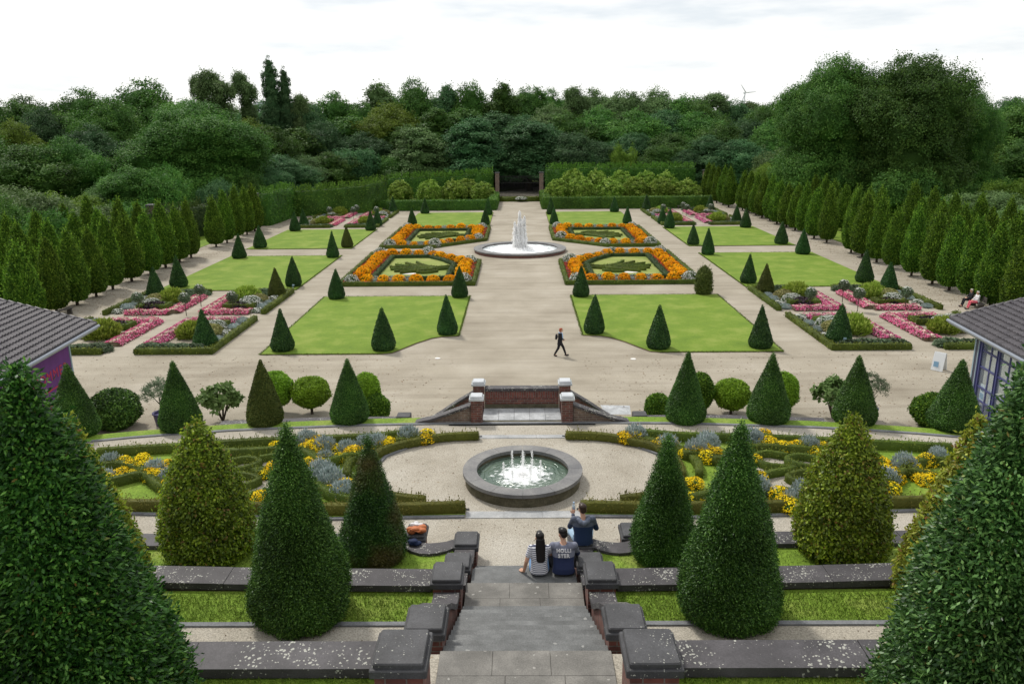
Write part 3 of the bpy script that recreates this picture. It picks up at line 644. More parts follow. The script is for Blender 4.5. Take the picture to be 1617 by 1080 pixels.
# ================================================================== basin terrace
def ring(b,r0,r1,z0,z1,nst,cx=0,cy=0,gap=.004):
    for k in range(nst):
        a0=2*math.pi*k/nst+gap/r1;a1=2*math.pi*(k+1)/nst-gap/r1;m=6
        A=[(cx+r0*math.cos(a0+(a1-a0)*i/m),cy+r0*math.sin(a0+(a1-a0)*i/m)) for i in range(m+1)]
        B=[(cx+r1*math.cos(a0+(a1-a0)*i/m),cy+r1*math.sin(a0+(a1-a0)*i/m)) for i in range(m+1)]
        b.strip(A,B,z0,z1)
def water(name,c1,c2,rough,scale,strength,foam=None):
    m,n,b=mat(name);g=nn(n,'ShaderNodeTexCoord');P=g.outputs['Object']
    a=texn(n,P,.8,4);r=ramp(n,[(.35,c1),(.65,c2)]);n.links.new(a.outputs[0],r.inputs[0]);col=r.outputs[0]
    w_=nn(n,'ShaderNodeTexWave',wave_type='RINGS',rings_direction='SPHERICAL');w_.inputs['Scale'].default_value=scale*.35;w_.inputs['Distortion'].default_value=6;w_.inputs['Detail'].default_value=3;w_.inputs['Detail Scale'].default_value=1.5
    n.links.new(P,w_.inputs[0])
    f=texn(n,P,scale,3,.6);ad=nn(n,'ShaderNodeMath',operation='ADD');n.links.new(f.outputs[0],ad.inputs[0])
    ml=nn(n,'ShaderNodeMath',operation='MULTIPLY');ml.inputs[1].default_value=.6;n.links.new(w_.outputs['Fac'],ml.inputs[0]);n.links.new(ml.outputs[0],ad.inputs[1])
    if foam:
        q=texn(n,P,foam[0],5,.7);ln=nn(n,'ShaderNodeVectorMath',operation='LENGTH');n.links.new(P,ln.inputs[0])
        mr=nn(n,'ShaderNodeMapRange');mr.inputs[1].default_value=foam[1];mr.inputs[2].default_value=foam[2];mr.inputs[3].default_value=.42;mr.inputs[4].default_value=-.15;n.links.new(ln.outputs['Value'],mr.inputs[0])
        s_=nn(n,'ShaderNodeMath',operation='ADD');n.links.new(q.outputs[0],s_.inputs[0]);n.links.new(mr.outputs[0],s_.inputs[1])
        rr=ramp(n,[(.5,(0,0,0)),(.66,(1,1,1))]);n.links.new(s_.outputs[0],rr.inputs[0]);col=mixc(n,col,(.85,.87,.88),rr.outputs[0])
        mr2=nn(n,'ShaderNodeMapRange');mr2.inputs[3].default_value=rough;mr2.inputs[4].default_value=.6;n.links.new(rr.outputs[0],mr2.inputs[0]);n.links.new(mr2.outputs[0],b.inputs['Roughness'])
    else: b.inputs['Roughness'].default_value=rough
    n.links.new(col,b.inputs['Base Color']);b.inputs['IOR'].default_value=1.33;b.inputs['Specular IOR Level'].default_value=.6
    u=nn(n,'ShaderNodeBump');u.inputs['Strength'].default_value=strength;u.inputs['Distance'].default_value=.05;n.links.new(ad.outputs[0],u.inputs['Height']);n.links.new(u.outputs[0],b.inputs['Normal'])
    return m
MT['water_green']=water('green_water',(.07,.11,.085),(.11,.15,.115),.06,7,.55,(7,.0,.95))
MT['water_pale']=water('pale_water',(.36,.40,.42),(.54,.58,.60),.12,2.2,.5,(2.5,1.2,4.6))
m,n,bb=mat('falling_water');bb.inputs['Base Color'].default_value=hexc(.98,.98,.98);bb.inputs['Roughness'].default_value=.35
tr=nn(n,'ShaderNodeBsdfTranslucent');tr.inputs[0].default_value=hexc(.99,.99,.99);tp=nn(n,'ShaderNodeBsdfTransparent')
mx=nn(n,'ShaderNodeMixShader');mx.inputs[0].default_value=.5;mx2=nn(n,'ShaderNodeMixShader');mx2.inputs[0].default_value=.35
n.links.new(bb.outputs[0],mx.inputs[1]);n.links.new(tr.outputs[0],mx.inputs[2]);n.links.new(mx.outputs[0],mx2.inputs[1]);n.links.new(tp.outputs[0],mx2.inputs[2]);n.links.new(mx2.outputs[0],n.node_tree.nodes['Material Output'].inputs[0] if False else n.nodes['Material Output'].inputs[0])
MT['jet']=m
def jet_mesh(name,hgt,w0,w1,nd,size,seed,core_r):
    """rising and falling drops thick enough to read as a plume"""
    rng=np.random.default_rng(seed);t=rng.uniform(0,1,nd)**.8
    z=hgt*t;rad=(w0+(w1-w0)*(1-t))*np.abs(rng.normal(size=nd))*.6;th=rng.uniform(0,6.28,nd)
    z=z-rad/w1*hgt*.05;z=np.clip(z,0,hgt)
    P=np.stack([rad*np.cos(th),rad*np.sin(th),z],1);s=size*rng.uniform(.5,1.5,nd)
    zz=4.0 if hgt>1 else 2.2;o=np.array([[1,0,0],[-1,0,0],[0,1,0],[0,-1,0],[0,0,zz],[0,0,-zz]])
    V=(P[:,None,:]+o[None]*s[:,None,None]).reshape(-1,3)
    fc=[(0,2,4),(2,1,4),(1,3,4),(3,0,4),(2,0,5),(1,2,5),(3,1,5),(0,3,5)]
    F=(np.array(fc)[None]+np.arange(nd)[:,None,None]*6).reshape(-1,3)
    b=MB();pr=random.Random(seed);rr=[(core_r*(1-.75*i/8)*pr.uniform(.8,1.2),hgt*.94*i/8) for i in range(9)]
    b.lathe(rr,9);nv=len(V)
    me=bpy.data.meshes.new(name);me.from_pydata(np.concatenate([V,np.array(b.v)]).tolist(),[],F.tolist()+[tuple(i+nv for i in q) for q in b.f]);me.update();me.materials.append(MT['jet']);return me
# near basin
fx,fy=0.0,18.45
e_=T(empty('round_basin',(fx,fy,4.4)),'small round stone basin with low bubbling jets on the gravel terrace','fountain')
b=MB();ring(b,1.15,1.5,.26,.35,12);b.build('rim',MT['rim'],e_)
b=MB();ring(b,1.19,1.44,-.1,.26,24,gap=0);b.build('basin_wall',MT['plinth'],e_)
b=MB();b.lathe([(1.19,.0),(1.19,.17)],48);b.build('water',MT['water_green'],e_)
rj=random.Random(5)
for i,(x,y,h) in enumerate([(0,.0,.72),(-.26,.2,.60),(.24,.22,.58),(.45,-.05,.42),(-.48,-.1,.42),(.2,-.3,.40),(-.25,-.32,.35),(.02,.42,.5)]):
    link('water_jet',jet_mesh('jet',h*rj.uniform(.8,1.05),.022,.075,300,.0052,i+3,.003),None,e_,(x,y,.16))
link('foam',jet_mesh('foam',.06,.25,.55,900,.010,77,.02),None,e_,(0,-.05,.155))
# far basin
e_=T(empty('large_fountain',(0,84.2,0)),'large round fountain with a tall white plume at the crossing of the paths','fountain')
b=MB();ring(b,4.0,4.9,.26,.38,28);b.build('rim',MT['rim'],e_)
b=MB();ring(b,4.05,4.82,-.1,.26,40,gap=0);b.build('basin_wall',MT['brick'],e_)
b=MB();b.lathe([(4.05,.0),(4.05,.22)],64);b.build('water',MT['water_pale'],e_)
link('water_jet',jet_mesh('jet',3.95,.07,.34,9000,.026,21,.03),None,e_,(0,0,.2))
for k in range(9):
    a=k*2*math.pi/9+.3;link('water_jet',jet_mesh('jet',rj.uniform(2.3,3.5),.07,.28,6000,.024,30+k,.02),None,e_,(.52*math.cos(a),.52*math.sin(a),.2))
link('foam',jet_mesh('foam',.35,1.0,2.0,5000,.03,90,.6),None,e_,(0,0,.16))
# slab strips by the basin and landing
for y0,y1,hw,nm in ((21.28,21.52,1.22,'threshold_slab'),(16.50,16.82,1.32,'threshold_slab')):
    b=MB();rr=[-hw+2*hw*i/3 for i in range(4)]
    for a,c in zip(rr[:-1],rr[1:]): b.box(a+.003,c-.003,y0,y1,4.3,4.415)
    T(b.build(nm,MT['pale_edging']),'pale flat stone threshold across the gravel %s the small basin'%('beyond' if y0>20 else 'in front of'),'paving slab','stone thresholds')
# landing with parapet and side flights
e_=T(empty('stair_landing',(0,23,4.4)),'pale stone landing behind the gravel, enclosed by the brick parapet','landing')
b=MB()
for i in range(5):
    for j in range(2): b.box(-1.2+.48*i+.004,-1.2+.48*(i+1)-.004,22.72+j*.52,22.72+(j+1)*.52-.006,3.9-4.4+4.4,4.412)
rel(b,(0,23,4.4)).build('paving',MT['pale_slab'],e_)
b=MB();b.box(-2.2,2.2,22.3,22.72,-.2,4.40);b.box(-1.2,1.2,22.72,23.8,-.2,3.9);rel(b,(0,23,4.4)).build('base',MT['plinth'],e_)
for s in (-1,1):
    f_=T(empty('side_stairs',(s*1.2,23.2,0)),'side flight of steps going down behind the brick pier on the %s'%LR[s],'stairs','side flights of the lower stairs')
    for k in range(27):
        b=MB();x=1.2+.28*k;b.box(min(s*x,s*(x+.3))-s*1.2,max(s*x,s*(x+.3))-s*1.2,-.45,.52,-.2,4.4-.16*(k+1));b.build('step',MT['slab'],f_)
def lowpier(x,y,zt,label,h=.2):
    e_=T(empty('brick_pier',(x,y,4.4)),label,'pier','brick piers with pale caps round the landing')
    b=MB();b.box(-h+.03,h-.03,-h+.03,h-.03,-2,zt-4.4-.14);b.build('shaft',MT['brick'],e_)
    b=MB();b.box(-h-.02,h+.02,-h-.02,h+.02,zt-4.54,zt-4.47,0,.01);b.box(-h+.01,h-.01,-h+.01,h-.01,zt-4.47,zt-4.4,0,.03);b.build('cap',MT['cap_sheen'],e_)
MT['cap_sheen']=blotchy('wet_sheen_cap',(.38,.40,.43),(.46,.48,.5),(.56,.58,.6),3,30,.12,.2,.9,fc=.08)  # white sky sheen of the wet cap tops is put into the base colour
for s in (-1,1):
    lowpier(s*1.36,22.62,5.27,'nearer brick pier with a pale cap, %s of the landing'%LR[s])
    lowpier(s*1.36,23.90,5.31,'farther brick pier with a pale cap, %s end of the parapet'%LR[s])
e_=T(empty('brick_parapet',(0,23.9,4.4)),'red brick parapet with a dark coping closing the landing','wall')
b=MB();b.box(-1.17,1.17,-.13,.13,-4.4,.14);b.build('plinth',MT['plinth'],e_)
b=MB();b.box(-1.17,1.17,-.11,.11,.14,.34);b.build('brick_courses',MT['brick'],e_)
b=MB();b.box(-1.17,1.17,-.112,.112,.34,.585);b.build('soldier_course',MT['soldier'],e_)
b=MB();b.box(-1.17,1.17,-.16,.16,.585,.67);b.build('coping',MT['coping'],e_)
def scoop(y,prof,label,m,s,flip):
    e_=T(empty('curved_wall',(s*1.5,y,4.4)),label,'wall','swept walls of the lower stairs')
    pts=spline([(x,z,0) for x,z in prof],5);P2=[(p[0],p[1]) for p in pts]
    for nm,top,bot,hw,mm in (('wall',-.07,None,.11,m),('coping',0,-.07,.15,'coping')):
        b=MB();v=[];n_=len(P2)
        for x,z in P2:
            zb=-.2 if bot is None else z+bot
            v+=[(s*x,y-hw,zb),(s*x,y+hw,zb),(s*x,y+hw,z+top),(s*x,y-hw,z+top)]
        f=[]
        for i in range(n_-1):
            k=4*i;f+=[(k,k+4,k+5,k+1),(k+1,k+5,k+6,k+2),(k+2,k+6,k+7,k+3),(k+3,k+7,k+4,k)]
        f+=[(0,1,2,3),(4*n_-1,4*n_-2,4*n_-3,4*n_-4)]
        b.add(v,f);rel(b,(s*1.5,y,4.4)).build(nm,MT[mm],e_)
for s in (-1,1):
    scoop(22.62,[(1.54,4.99),(1.98,4.82),(2.36,4.68),(2.75,4.55),(3.2,4.44),(4.2,4.1),(6,3.2),(9.2,1.5)],'nearer swept coping falling away from the landing, %s side'%LR[s],'old_brick',s,0)
    scoop(23.90,[(1.54,4.93),(2.08,4.60),(2.5,4.31),(2.75,4.15),(3.3,3.8),(5.6,2.6),(9.2,.9)],'farther swept brick wall running down behind the nearer one, %s side'%LR[s],'brick',s,0)
    e_=T(empty('stone_pier',(s*5.13,32.6,0)),'dark stone pier ending the low wall beside the lower gravel, %s side'%LR[s],'pier','low wall end piers')
    b=MB();b.box(-.24,.24,-.24,.24,-.2,.66);b.build('shaft',MT['plinth'],e_)
    b=MB();b.box(-.3,.3,-.3,.3,.66,.92,0,.03);b.build('cap',MT['cap'],e_)
    e_=T(empty('low_wall',(s*5.45,32.6,0)),'low grey wall under the round bushes beyond the grass strip, %s side'%LR[s],'wall','low walls beyond the terrace')
    b=MB();b.strip([(s*5.37,32.45),(s*9,32.4),(s*13,32.0)],[(s*5.37,32.75),(s*9,32.7),(s*13,32.3)],-.2,.60);rel(b,(s*5.45,32.6,0)).build('wall',MT['plinth'],e_)
    b=MB();b.strip([(s*5.37,32.35),(s*9,32.3),(s*13,31.9)],[(s*5.37,32.85),(s*9,32.8),(s*13,32.4)],.60,.74);rel(b,(s*5.45,32.6,0)).build('coping',MT['coping'],e_)
    e_=T(empty('stone_pier',(s*2.86,31.9,0)),'small dark end pier showing behind the swept wall, %s side'%LR[s],'pier','stair end piers')
    b=MB();b.box(-.2,.2,-.2,.2,-.2,1.0);b.build('shaft',MT['plinth'],e_);b=MB();b.box(-.28,.28,-.28,.28,1.0,1.25,0,.03);b.build('cap',MT['cap'],e_)
struct(sheet('paving_patch',[(3.9,34.9),(5.1,34.9),(5.2,36.1),(3.8,36.2)],.006,'pale_slab'))
# ================================================================== CLIPPED CONES
def cprof(R,H,k=1.0):
    pts=[(.62,0),(.86,.03),(.98,.09),(1.0,.16)]
    for t in np.linspace(.24,.97,9): pts.append(((1-((t-.16)/.84)**k)*1.0 if k!=1 else 1-(t-.16)/.84,t))
    pts[-1]=(max(pts[-1][0],.06),.97);pts.append((.004,1.0))
    return [(r*R,z*H) for r,z in pts]
def addmat(me,*ms):
    for m in ms: me.materials.append(MT[m])
    return me
lawn_protos=[addmat(topiary('clipped_cone',cprof(.66,2.45,1.0+.12*i),6500,.085,.055,None,20+i,lump=.015,rough=.012),'yew') for i in range(3)]
olive_proto=addmat(topiary('clipped_cone',cprof(.66,2.45,1.1),6500,.085,.055,None,29,lump=.02,rough=.015),'yew_olive')
RN=random.Random(11)
def cone_at(proto,x,y,z,H,R,label,cat='topiary',group=None,name='topiary_cone',h0=2.45,r0=.66):
    o=link(name,proto,None,None,(x,y,z));o.scale=(R/r0,R/r0,H/h0);o.rotation_euler=(RN.uniform(-.025,.025),RN.uniform(-.025,.025),RN.uniform(0,6.28));return T(o,label,cat,group)
GC='clipped yew cones of the lower garden'
for s in (-1,1):
    S=LR[s]
    L_=[(4.72,49.7,2.52,.63,'dark clipped cone on the near %s lawn at its inner corner by the main path'),
        (8.25,46.1,2.58,.68,'dark clipped cone on the near %s lawn beside the curved corner'),
        (14.35,46.1,2.55,.67,'dark clipped cone on the near outer corner of the near %s lawn'),
        (4.74,61.0,2.38,.62,'dark clipped cone at the far inner corner of the near %s lawn'),
        (14.35,60.8,2.30,.62,'dark clipped cone at the far outer corner of the near %s lawn'),
        (19.35,47.0,2.36,.70,'dark clipped cone on the front hedge corner of the near %s star bed'),
        (19.25,61.6,2.32,.65,'olive brown clipped cone at the far inner corner of the near %s star bed'),
        (29.1,62.1,2.36,.65,'dark clipped cone at the far outer corner of the near %s star bed'),
        (19.1,65.9,2.42,.64,'dark clipped cone at the near inner corner of the %s middle side lawn'),
        (28.8,65.9,2.66,.70,'dark clipped cone at the near outer corner of the %s middle side lawn'),
        (19.15,80.8,2.62,.62,'dark clipped cone at the far inner corner of the %s middle side lawn'),
        (28.75,80.8,2.50,.70,'dark clipped cone at the far outer corner of the %s middle side lawn'),
        (19.1,87.7,2.30,.63,'dark clipped cone at the near inner corner of the %s far side lawn'),
        (28.8,87.8,2.45,.70,'dark clipped cone at the near outer corner of the %s far side lawn'),
        (19.1,102.1,2.55,.65,'dark clipped cone at the far inner corner of the %s far side lawn'),
        (28.8,102.1,2.45,.68,'dark clipped cone at the far outer corner of the %s far side lawn'),
        (19.0,106.8,2.25,.60,'dark clipped cone at the near inner corner of the distant %s star bed'),
        (29.0,107.3,2.35,.62,'dark clipped cone at the near outer corner of the distant %s star bed'),
        (19.4,123.0,2.45,.68,'dark clipped cone at the far inner corner of the distant %s star bed'),
        (29.0,122.6,2.35,.65,'dark clipped cone at the far outer corner of the distant %s star bed'),
        (14.4,107.3,2.25,.60,'dark clipped cone behind the outer back corner of the far %s orange bed'),
        (4.6,106.9,2.25,.58,'dark clipped cone behind the inner back corner of the far %s orange bed'),
        (4.65,118.9,2.50,.62,'dark clipped cone at the far inner corner of the last %s lawn'),
        (14.35,121.6,2.30,.66,'dark clipped cone at the far outer corner of the last %s lawn')]
    for i,(x,y,H,R,lab) in enumerate(L_):
        if i==4 and s>0:
            pr=addmat(topiary('shaggy_bush',[(.3,0),(.55,.15),(.62,.5),(.6,1.0),(.55,1.5),(.42,1.85),(.2,2.1),(.01,2.2)],4200,.12,.07,None,61,lump=.07,rough=.06,shoots=50),'yew_olive')
            T(link('topiary_column',pr,None,None,(14.4,61.6,0)),'shaggy grey green column bush at the far outer corner of the near right lawn','topiary',GC);continue
        pr=olive_proto if (i in(6,) or (s<0 and i==12)) else lawn_protos[RN.randrange(3)]
        if i==6 and s>0: lab='slightly olive clipped cone at the far inner corner of the near %s star bed'
        o=cone_at(pr,s*x,y,.05,H*RN.uniform(.98,1.02),R,lab%S,'topiary',GC)
    # dark soil round the foot and small stake lamps
for (px,py) in ((430,549),(317,549),(1209,549),(1332,546),(463,459),(1113,389)):
    x,y=G(px,py,.05);b=MB();b.tube([(0,0,0),(0,0,.42),(.06,0,.45)],.03,6);b.box(-.05,.12,-.05,.05,.40,.5)
    T(b.build('garden_lamp',MT['lampblue'] if 'lampblue' in MT else MT.setdefault('lampblue',simple('blue_grey_metal',(.22,.32,.38),.5)),None,False,(x,y,.05)),'small blue grey stake lamp in front of the cone %s'%{430:'on the near left lawn corner',317:'in the near left star bed',1209:'on the near right lawn corner',1332:'in the near right star bed',463:'at the left middle side lawn',1113:'at the right far side lawn'}[px],'garden lamp','small stake lamps')
b=MB()
for i,(px,py) in enumerate(((691,566),(1000,567))):
    b=MB();x,y=G(px,py,0);b.lathe([(.16,.0),(.16,.02),(.13,.03)],16);T(b.build('ground_light',MT['white_gravel'],None,False,(x,y,0)),'small round pale light set in the gravel left of the walking woman' if i==0 else 'small round pale light set in the gravel right of the walking woman','ground light','ground lights')
# terrace-edge cones
te=[addmat(topiary('clipped_cone',cprof(.58,2.1,1.08+.06*i),38000,.036,.020,None,40+i,lump=.03,rough=.015),'yew_near') for i in range(2)]
te_o=addmat(topiary('clipped_cone',cprof(.58,2.1,1.25),15000,.055,.034,None,45,lump=.02,rough=.01),'yew_olive')
for x,y,H,R,lab,o_ in [(-5.25,22.78,2.0,.56,'clipped green cone nearest the landing on the left',0),(-7.78,22.6,2.02,.52,'olive brown clipped cone left of the bright round bush',1),(-10.2,22.25,2.14,.59,'dark clipped cone between the potted olive tree and the fig bush',0),(-13.1,21.75,2.2,.66,'dark clipped cone in front of the purple banner',0),
                  (4.93,22.68,2.18,.58,'clipped green cone nearest the landing on the right',0),(7.42,22.65,2.14,.61,'clipped green cone between the two bright round bushes on the right',0),(9.93,22.45,2.1,.61,'clipped cone in front of the potted olive tree on the right',0),(12.6,21.95,2.12,.68,'clipped cone in front of the glass pavilion',0)]:
    cone_at(te_o if o_ else te[RN.randrange(2)],x,y,4.36,H,R,lab,'topiary','clipped cones along the terrace edge','topiary_cone',2.1,.58)
# mid terrace cones
def bigcone(seed,R,H,k,n,L,W,m,**kw): return addmat(topiary('clipped_cone',cprof(R,H,k),n,L,W,None,seed,**kw),m)
def vein(P,r,rng): return r
for s in (-1,1):
    x=-3.6 if s<0 else 3.28;o=link('topiary_cone',bigcone(50+s,.745,3.33,1.15,100000,.034,.019,'yew_near',lump=.07,rough=.035,shoots=260,core=.87,out=.5),None,None,(x,11.25,5.42))
    T(o,'tall bottle shaped green cone on the middle grass strip, %s of the stairs'%LR[s],'topiary','large cones beside the stairs')
    x=-2.96 if s<0 else 2.76;o=link('topiary_cone',bigcone(54+s,.60,2.62,1.1,62000,.033,.018,'yew_brown_top' if s<0 else 'yew_near',lump=.065,rough=.035,shoots=200,core=.87,out=.5),None,None,(x,14.1,4.78))
    T(o,('slimmer cone with a browned tip standing left of the stairs by the orange bag' if s<0 else 'slimmer dark cone on the right standing by the right curved bench'),'topiary','large cones beside the stairs')
    x=-6.3 if s<0 else 6.31;o=link('topiary_cone',bigcone(58+s,.84,2.92,1.75,24000,.066,.044,'beech',lump=.04,rough=.05,shoots=150,core=.84),None,None,(x,14.3,4.78))
    T(o,'broad yellowish green cone flecked brown, behind the second wall, %s side'%LR[s],'topiary','large cones beside the stairs')
    x=-7.05 if s<0 else 6.98;o=link('topiary_cone',bigcone(62+s,.82,3.42 if s<0 else 3.32,1.15,24000,.075,.045,'beech_gold',lump=.04,rough=.04,shoots=120,core=.88),None,None,(x,11.5,5.42))
    T(o,'golden green cone half hidden by the huge dark cone at the %s edge'%LR[s],'topiary','large cones beside the stairs')
    x,y,H,R=(-4.02,5.95,3.90,.88) if s<0 else (4.12,6.1,3.9,.82)
    o=link('topiary_cone',bigcone(66+s,R,H,1.22,150000,.055,.023,'laurel' if s<0 else 'laurel_blue',lump=.08,rough=.06,shoots=1300,core=.85,out=.55),None,None,(x,y,7.40))
    T(o,'huge dark leafy cone filling the lower %s corner'%LR[s],'topiary','large cones beside the stairs')
# ================================================================== HORNBEAM ROWS
hp=[(.12,.5),(.75,.56),(1.12,.95),(1.28,1.65),(1.27,2.1),(1.08,2.95),(.82,3.8),(.55,4.6),(.30,5.3),(.02,5.8)]
hb=[]
for i in range(4):
    rr=random.Random(i);p=[(r*rr.uniform(.95,1.05),z) for r,z in hp]
    cm=addmat(topiary('crown',p,15000,.17,.10,None,80+i,lump=.05,rough=.04,shoots=420,core=.9,out=.45),'hornbeam')
    b=MB();b.tube([(0,0,-.1),(0,0,.95)],[.15,.12],8);tm=addmat(b.mesh('trunk',True),'bark');hb.append((cm,tm,5.9,2.64))
ys1=[53.2,56.4,59.2,62.2,65.0,68.6,72.1,75.4,78.7,81.4];ys2=[89.0,92.1,95.6,99.0,102.3]
def hrow(x0,ys,label,s,group):
    for i,y in enumerate(ys):
        place_tree('hornbeam_tree',hb[RN.randrange(4)],s*x0+RN.uniform(-.12,.12),y+RN.uniform(-.15,.15),0,RN.uniform(5.5,6.3),RN.uniform(1.95,2.4),RN.uniform(0,6.28),label(i,len(ys),s),'tree',group)
hrow(34.0,ys1,lambda i,n,s:'pointed clipped hornbeam, %s from the camera in the near left front row'%ORD[i],-1,'clipped hornbeams of the left avenue')
hrow(34.0,[53.6]+ys1[1:],lambda i,n,s:'pointed clipped hornbeam, %s from the camera in the near right front row'%ORD[i],1,'clipped hornbeams of the right avenue')
hrow(34.0,ys2,lambda i,n,s:'pointed clipped hornbeam, %s beyond the gap in the left front row'%ORD[i],-1,'clipped hornbeams of the left avenue')
hrow(34.0,[88.7+3.42*i for i in range(11)],lambda i,n,s:'pointed clipped hornbeam, %s beyond the gap in the right front row'%ORD[i],1,'clipped hornbeams of the right avenue')
hrow(33.0,[127.5,131,134.6,138.2,142],lambda i,n,s:'small pointed clipped hornbeam at the far end of the right row, %s one'%ORD[i],1,'clipped hornbeams of the right avenue')
hrow(39.8,[54.2+4.2*i for i in range(8)],lambda i,n,s:'pointed hornbeam, %s from the camera in the second left row'%ORD[i],-1,'clipped hornbeams of the left avenue')
hrow(39.8,[56+4.0*i for i in range(7)]+[88.7+3.42*i for i in range(11)],lambda i,n,s:'pointed hornbeam, %s from the camera in the second right row'%ORD[i],1,'clipped hornbeams of the right avenue')
hrow(45.6,[66+4.6*i for i in range(5)],lambda i,n,s:'pointed hornbeam, %s from the camera in the third left row'%ORD[i],-1,'clipped hornbeams of the left avenue')
hrow(45.6,[66+4.6*i for i in range(7)],lambda i,n,s:'pointed hornbeam, %s from the camera in the third right row'%ORD[i],1,'clipped hornbeams of the right avenue')
# ================================================================== HEDGES AT THE BACK
hedge('tall_hedge',resample([(-34.6,108,0),(-34.0,118.5,0)],2),1.8,4.3,'hedge',26,.26,1,'tall clipped hedge beside the left path end, running away from the camera',group='tall clipped hedges',rough=.06,shoots=6)
hedge('tall_hedge',resample([(-33.6,119.4,0),(-24,124,0),(-22,130,0)],3),1.8,[3.7,3.8,3.9,4.1,4.3,4.4,4.5,4.5][:len(resample([(-33.6,119.4,0),(-24,124,0),(-22,130,0)],3))],'hedge',22,.28,2,'tall dark hedge behind the distant left star bed',group='tall clipped hedges',rough=.08,shoots=8)
hedge('tall_hedge',resample([(-24,149,0),(-4.9,149.5,0)],3),2.2,[3.5,3.6,3.7,3.8,3.9,4.1,4.3],'hedge',18,.3,3,'tall hedge behind the round bushes left of the gate',group='tall clipped hedges',rough=.1,shoots=8)
hedge('tall_hedge',resample([(4.9,149.5,0),(32,149.5,0)],3),2.2,5.0,'hedge',18,.3,4,'tall hedge behind the round bushes right of the gate',group='tall clipped hedges',rough=.1,shoots=8)
hedge('tall_hedge',resample([(-43,90,0),(-36.8,106.5,0)],3),1.8,3.6,'box_dark',20,.28,5,'dark hedge stretch behind the last left hornbeams',group='tall clipped hedges',rough=.08,shoots=4)
for s,pts,h in ((-1,[(-24,126.4,0),(-4.2,126.4,0),(-4.2,141,0)],1.55),(1,[(4.2,141,0),(4.2,127.2,0),(30.2,127.2,0)],1.8)):
    hedge('low_hedge',resample(pts,4),1.3,h,'hedge',30,.22,7+s,'straight knee high front hedge %s of the central path, before the round bushes'%LR[s],group='front hedges below the gate',rough=.02)
hedge('low_hedge',resample([(-3.5,140.2,0),(3.5,140.2,0)],2),1.0,.75,'box',40,.16,9,'low hedge with white blooms crossing the path before the gate')
T(link('white_flower_patch',mound_mesh('fl',1.0,.35,500,.16,['white_bl'],3),None,None,(.3,139.5,.45)),'small row of white flowers on the low hedge before the gate','flowers')
for s in (-1,1):
    struct(sheet('flower_bed_soil',[(s*5,127.6),(s*31,127.6),(s*31,148.2),(s*5,148.2)][::s],.02,'rough_grass'))
for i,(px,py) in enumerate(((332,308),(412,304),(1100,268))):
    x,y=[(-42.3,92.0),(-35.0,106.3),(34.5,151)][i];b=MB();e_=T(empty('brick_pier',(x,y,0)),['brick gate pier behind the first hornbeams beyond the left gap','brick pier at the near end of the tall left hedge','brick pier at the right end of the back hedge'][i],'pier','brick garden piers')
    b.box(-.4,.4,-.4,.4,-.1,4.3);b.build('shaft',MT['old_brick'],e_);b=MB();b.box(-.48,.48,-.48,.48,4.3,4.5,0,.03);b.build('cap',MT['cap'],e_)
# gate
e_=T(empty('iron_gate',(0,148,0)),'black wrought iron double gate between two brick piers at the end of the axis','gate')
for s in (-1,1):
    b=MB();b.box(s*4.02-.36,s*4.02+.36,-.36,.36,-.1,4.35);pp=b.build('pier',MT['old_brick'],e_);b=MB();b.box(s*4.02-.43,s*4.02+.43,-.43,.43,4.35,4.52,0,.03);b.build('pier_cap',MT['cap'],pp)
    b=MB();x0,x1=(s*.05,s*3.6);
    for z in (.15,1.0,2.55,3.75): b.box(min(x0,x1),max(x0,x1),-.03,.03,z,z+.06)
    for k in range(15):
        x=s*(.1+3.45*k/14);b.box(x-.018,x+.018,-.018,.018,.1,3.8 if k%7 else 3.95)
    b.tube([(s*(.1+1.6*math.sin(a)),0,2.6+1.0*math.cos(a)) for a in np.linspace(0,1.57,9)],.03,5)
    b.build('gate_leaf',MT['black_metal'],e_)
# round rhododendrons
def rhod(seed):
    rng=np.random.default_rng(seed);lob=[(0,0,1.25,1.25)]
    for k in range(11):
        a=k*2.4;q=rng.uniform(.5,1.0);lob.append((q*math.cos(a),q*math.sin(a),rng.uniform(.7,1.6)-q*.25,rng.uniform(.55,.8)))
    v,r=clump_cloud(lob,420,34,.16,.20,.10,rng,.95,.05);c=MB()
    for l in lob: c.ball(l[:3],l[3]*.86,9,6)
    return addmat(np_mesh('round_bush',v,r,(c.v,c.f),.05),'rhodo')
rp=[rhod(90+i) for i in range(3)]
def rh(i,px,py_top,y,w,lab,s):
    x,zt=GY(px,py_top,y);R=w/2/PM(x,y,1.5)*1.16;o=link('round_bush',rp[i%3],None,None,(x,y,.0));o.scale=(R/1.75,R/1.75,zt/2.55);o.rotation_euler=(0,0,i*1.3);T(o,lab,'bush','round bushes before the gate')
for i,(px,pt,y,w) in enumerate([(632,288,137,38),(678,287,137,36),(716,286,138,36),(737,285,144,36),(762,290,137,36)]): rh(i,px,pt,y,w,'round pale leafed bush, %s from the left in the group left of the gate'%ORD[i],-1)
for i,(px,pt,y,w) in enumerate([(882,286,136,38),(917,283,136,42),(964,284,136,42),(1003,283,136,42),(1045,283,136,40),(1085,285,136,42)]): rh(i,px,pt,y,w,'round pale leafed bush, %s from the left in the front row right of the gate'%ORD[i],1)
for i,(px,pt,y,w) in enumerate([(905,271,144,40),(942,271,144,36),(981,273,144,38),(1020,273,144,36),(1052,273,144,36)]): rh(i+1,px,pt,y,w,'round pale leafed bush, %s from the left in the back row right of the gate'%ORD[i],1)
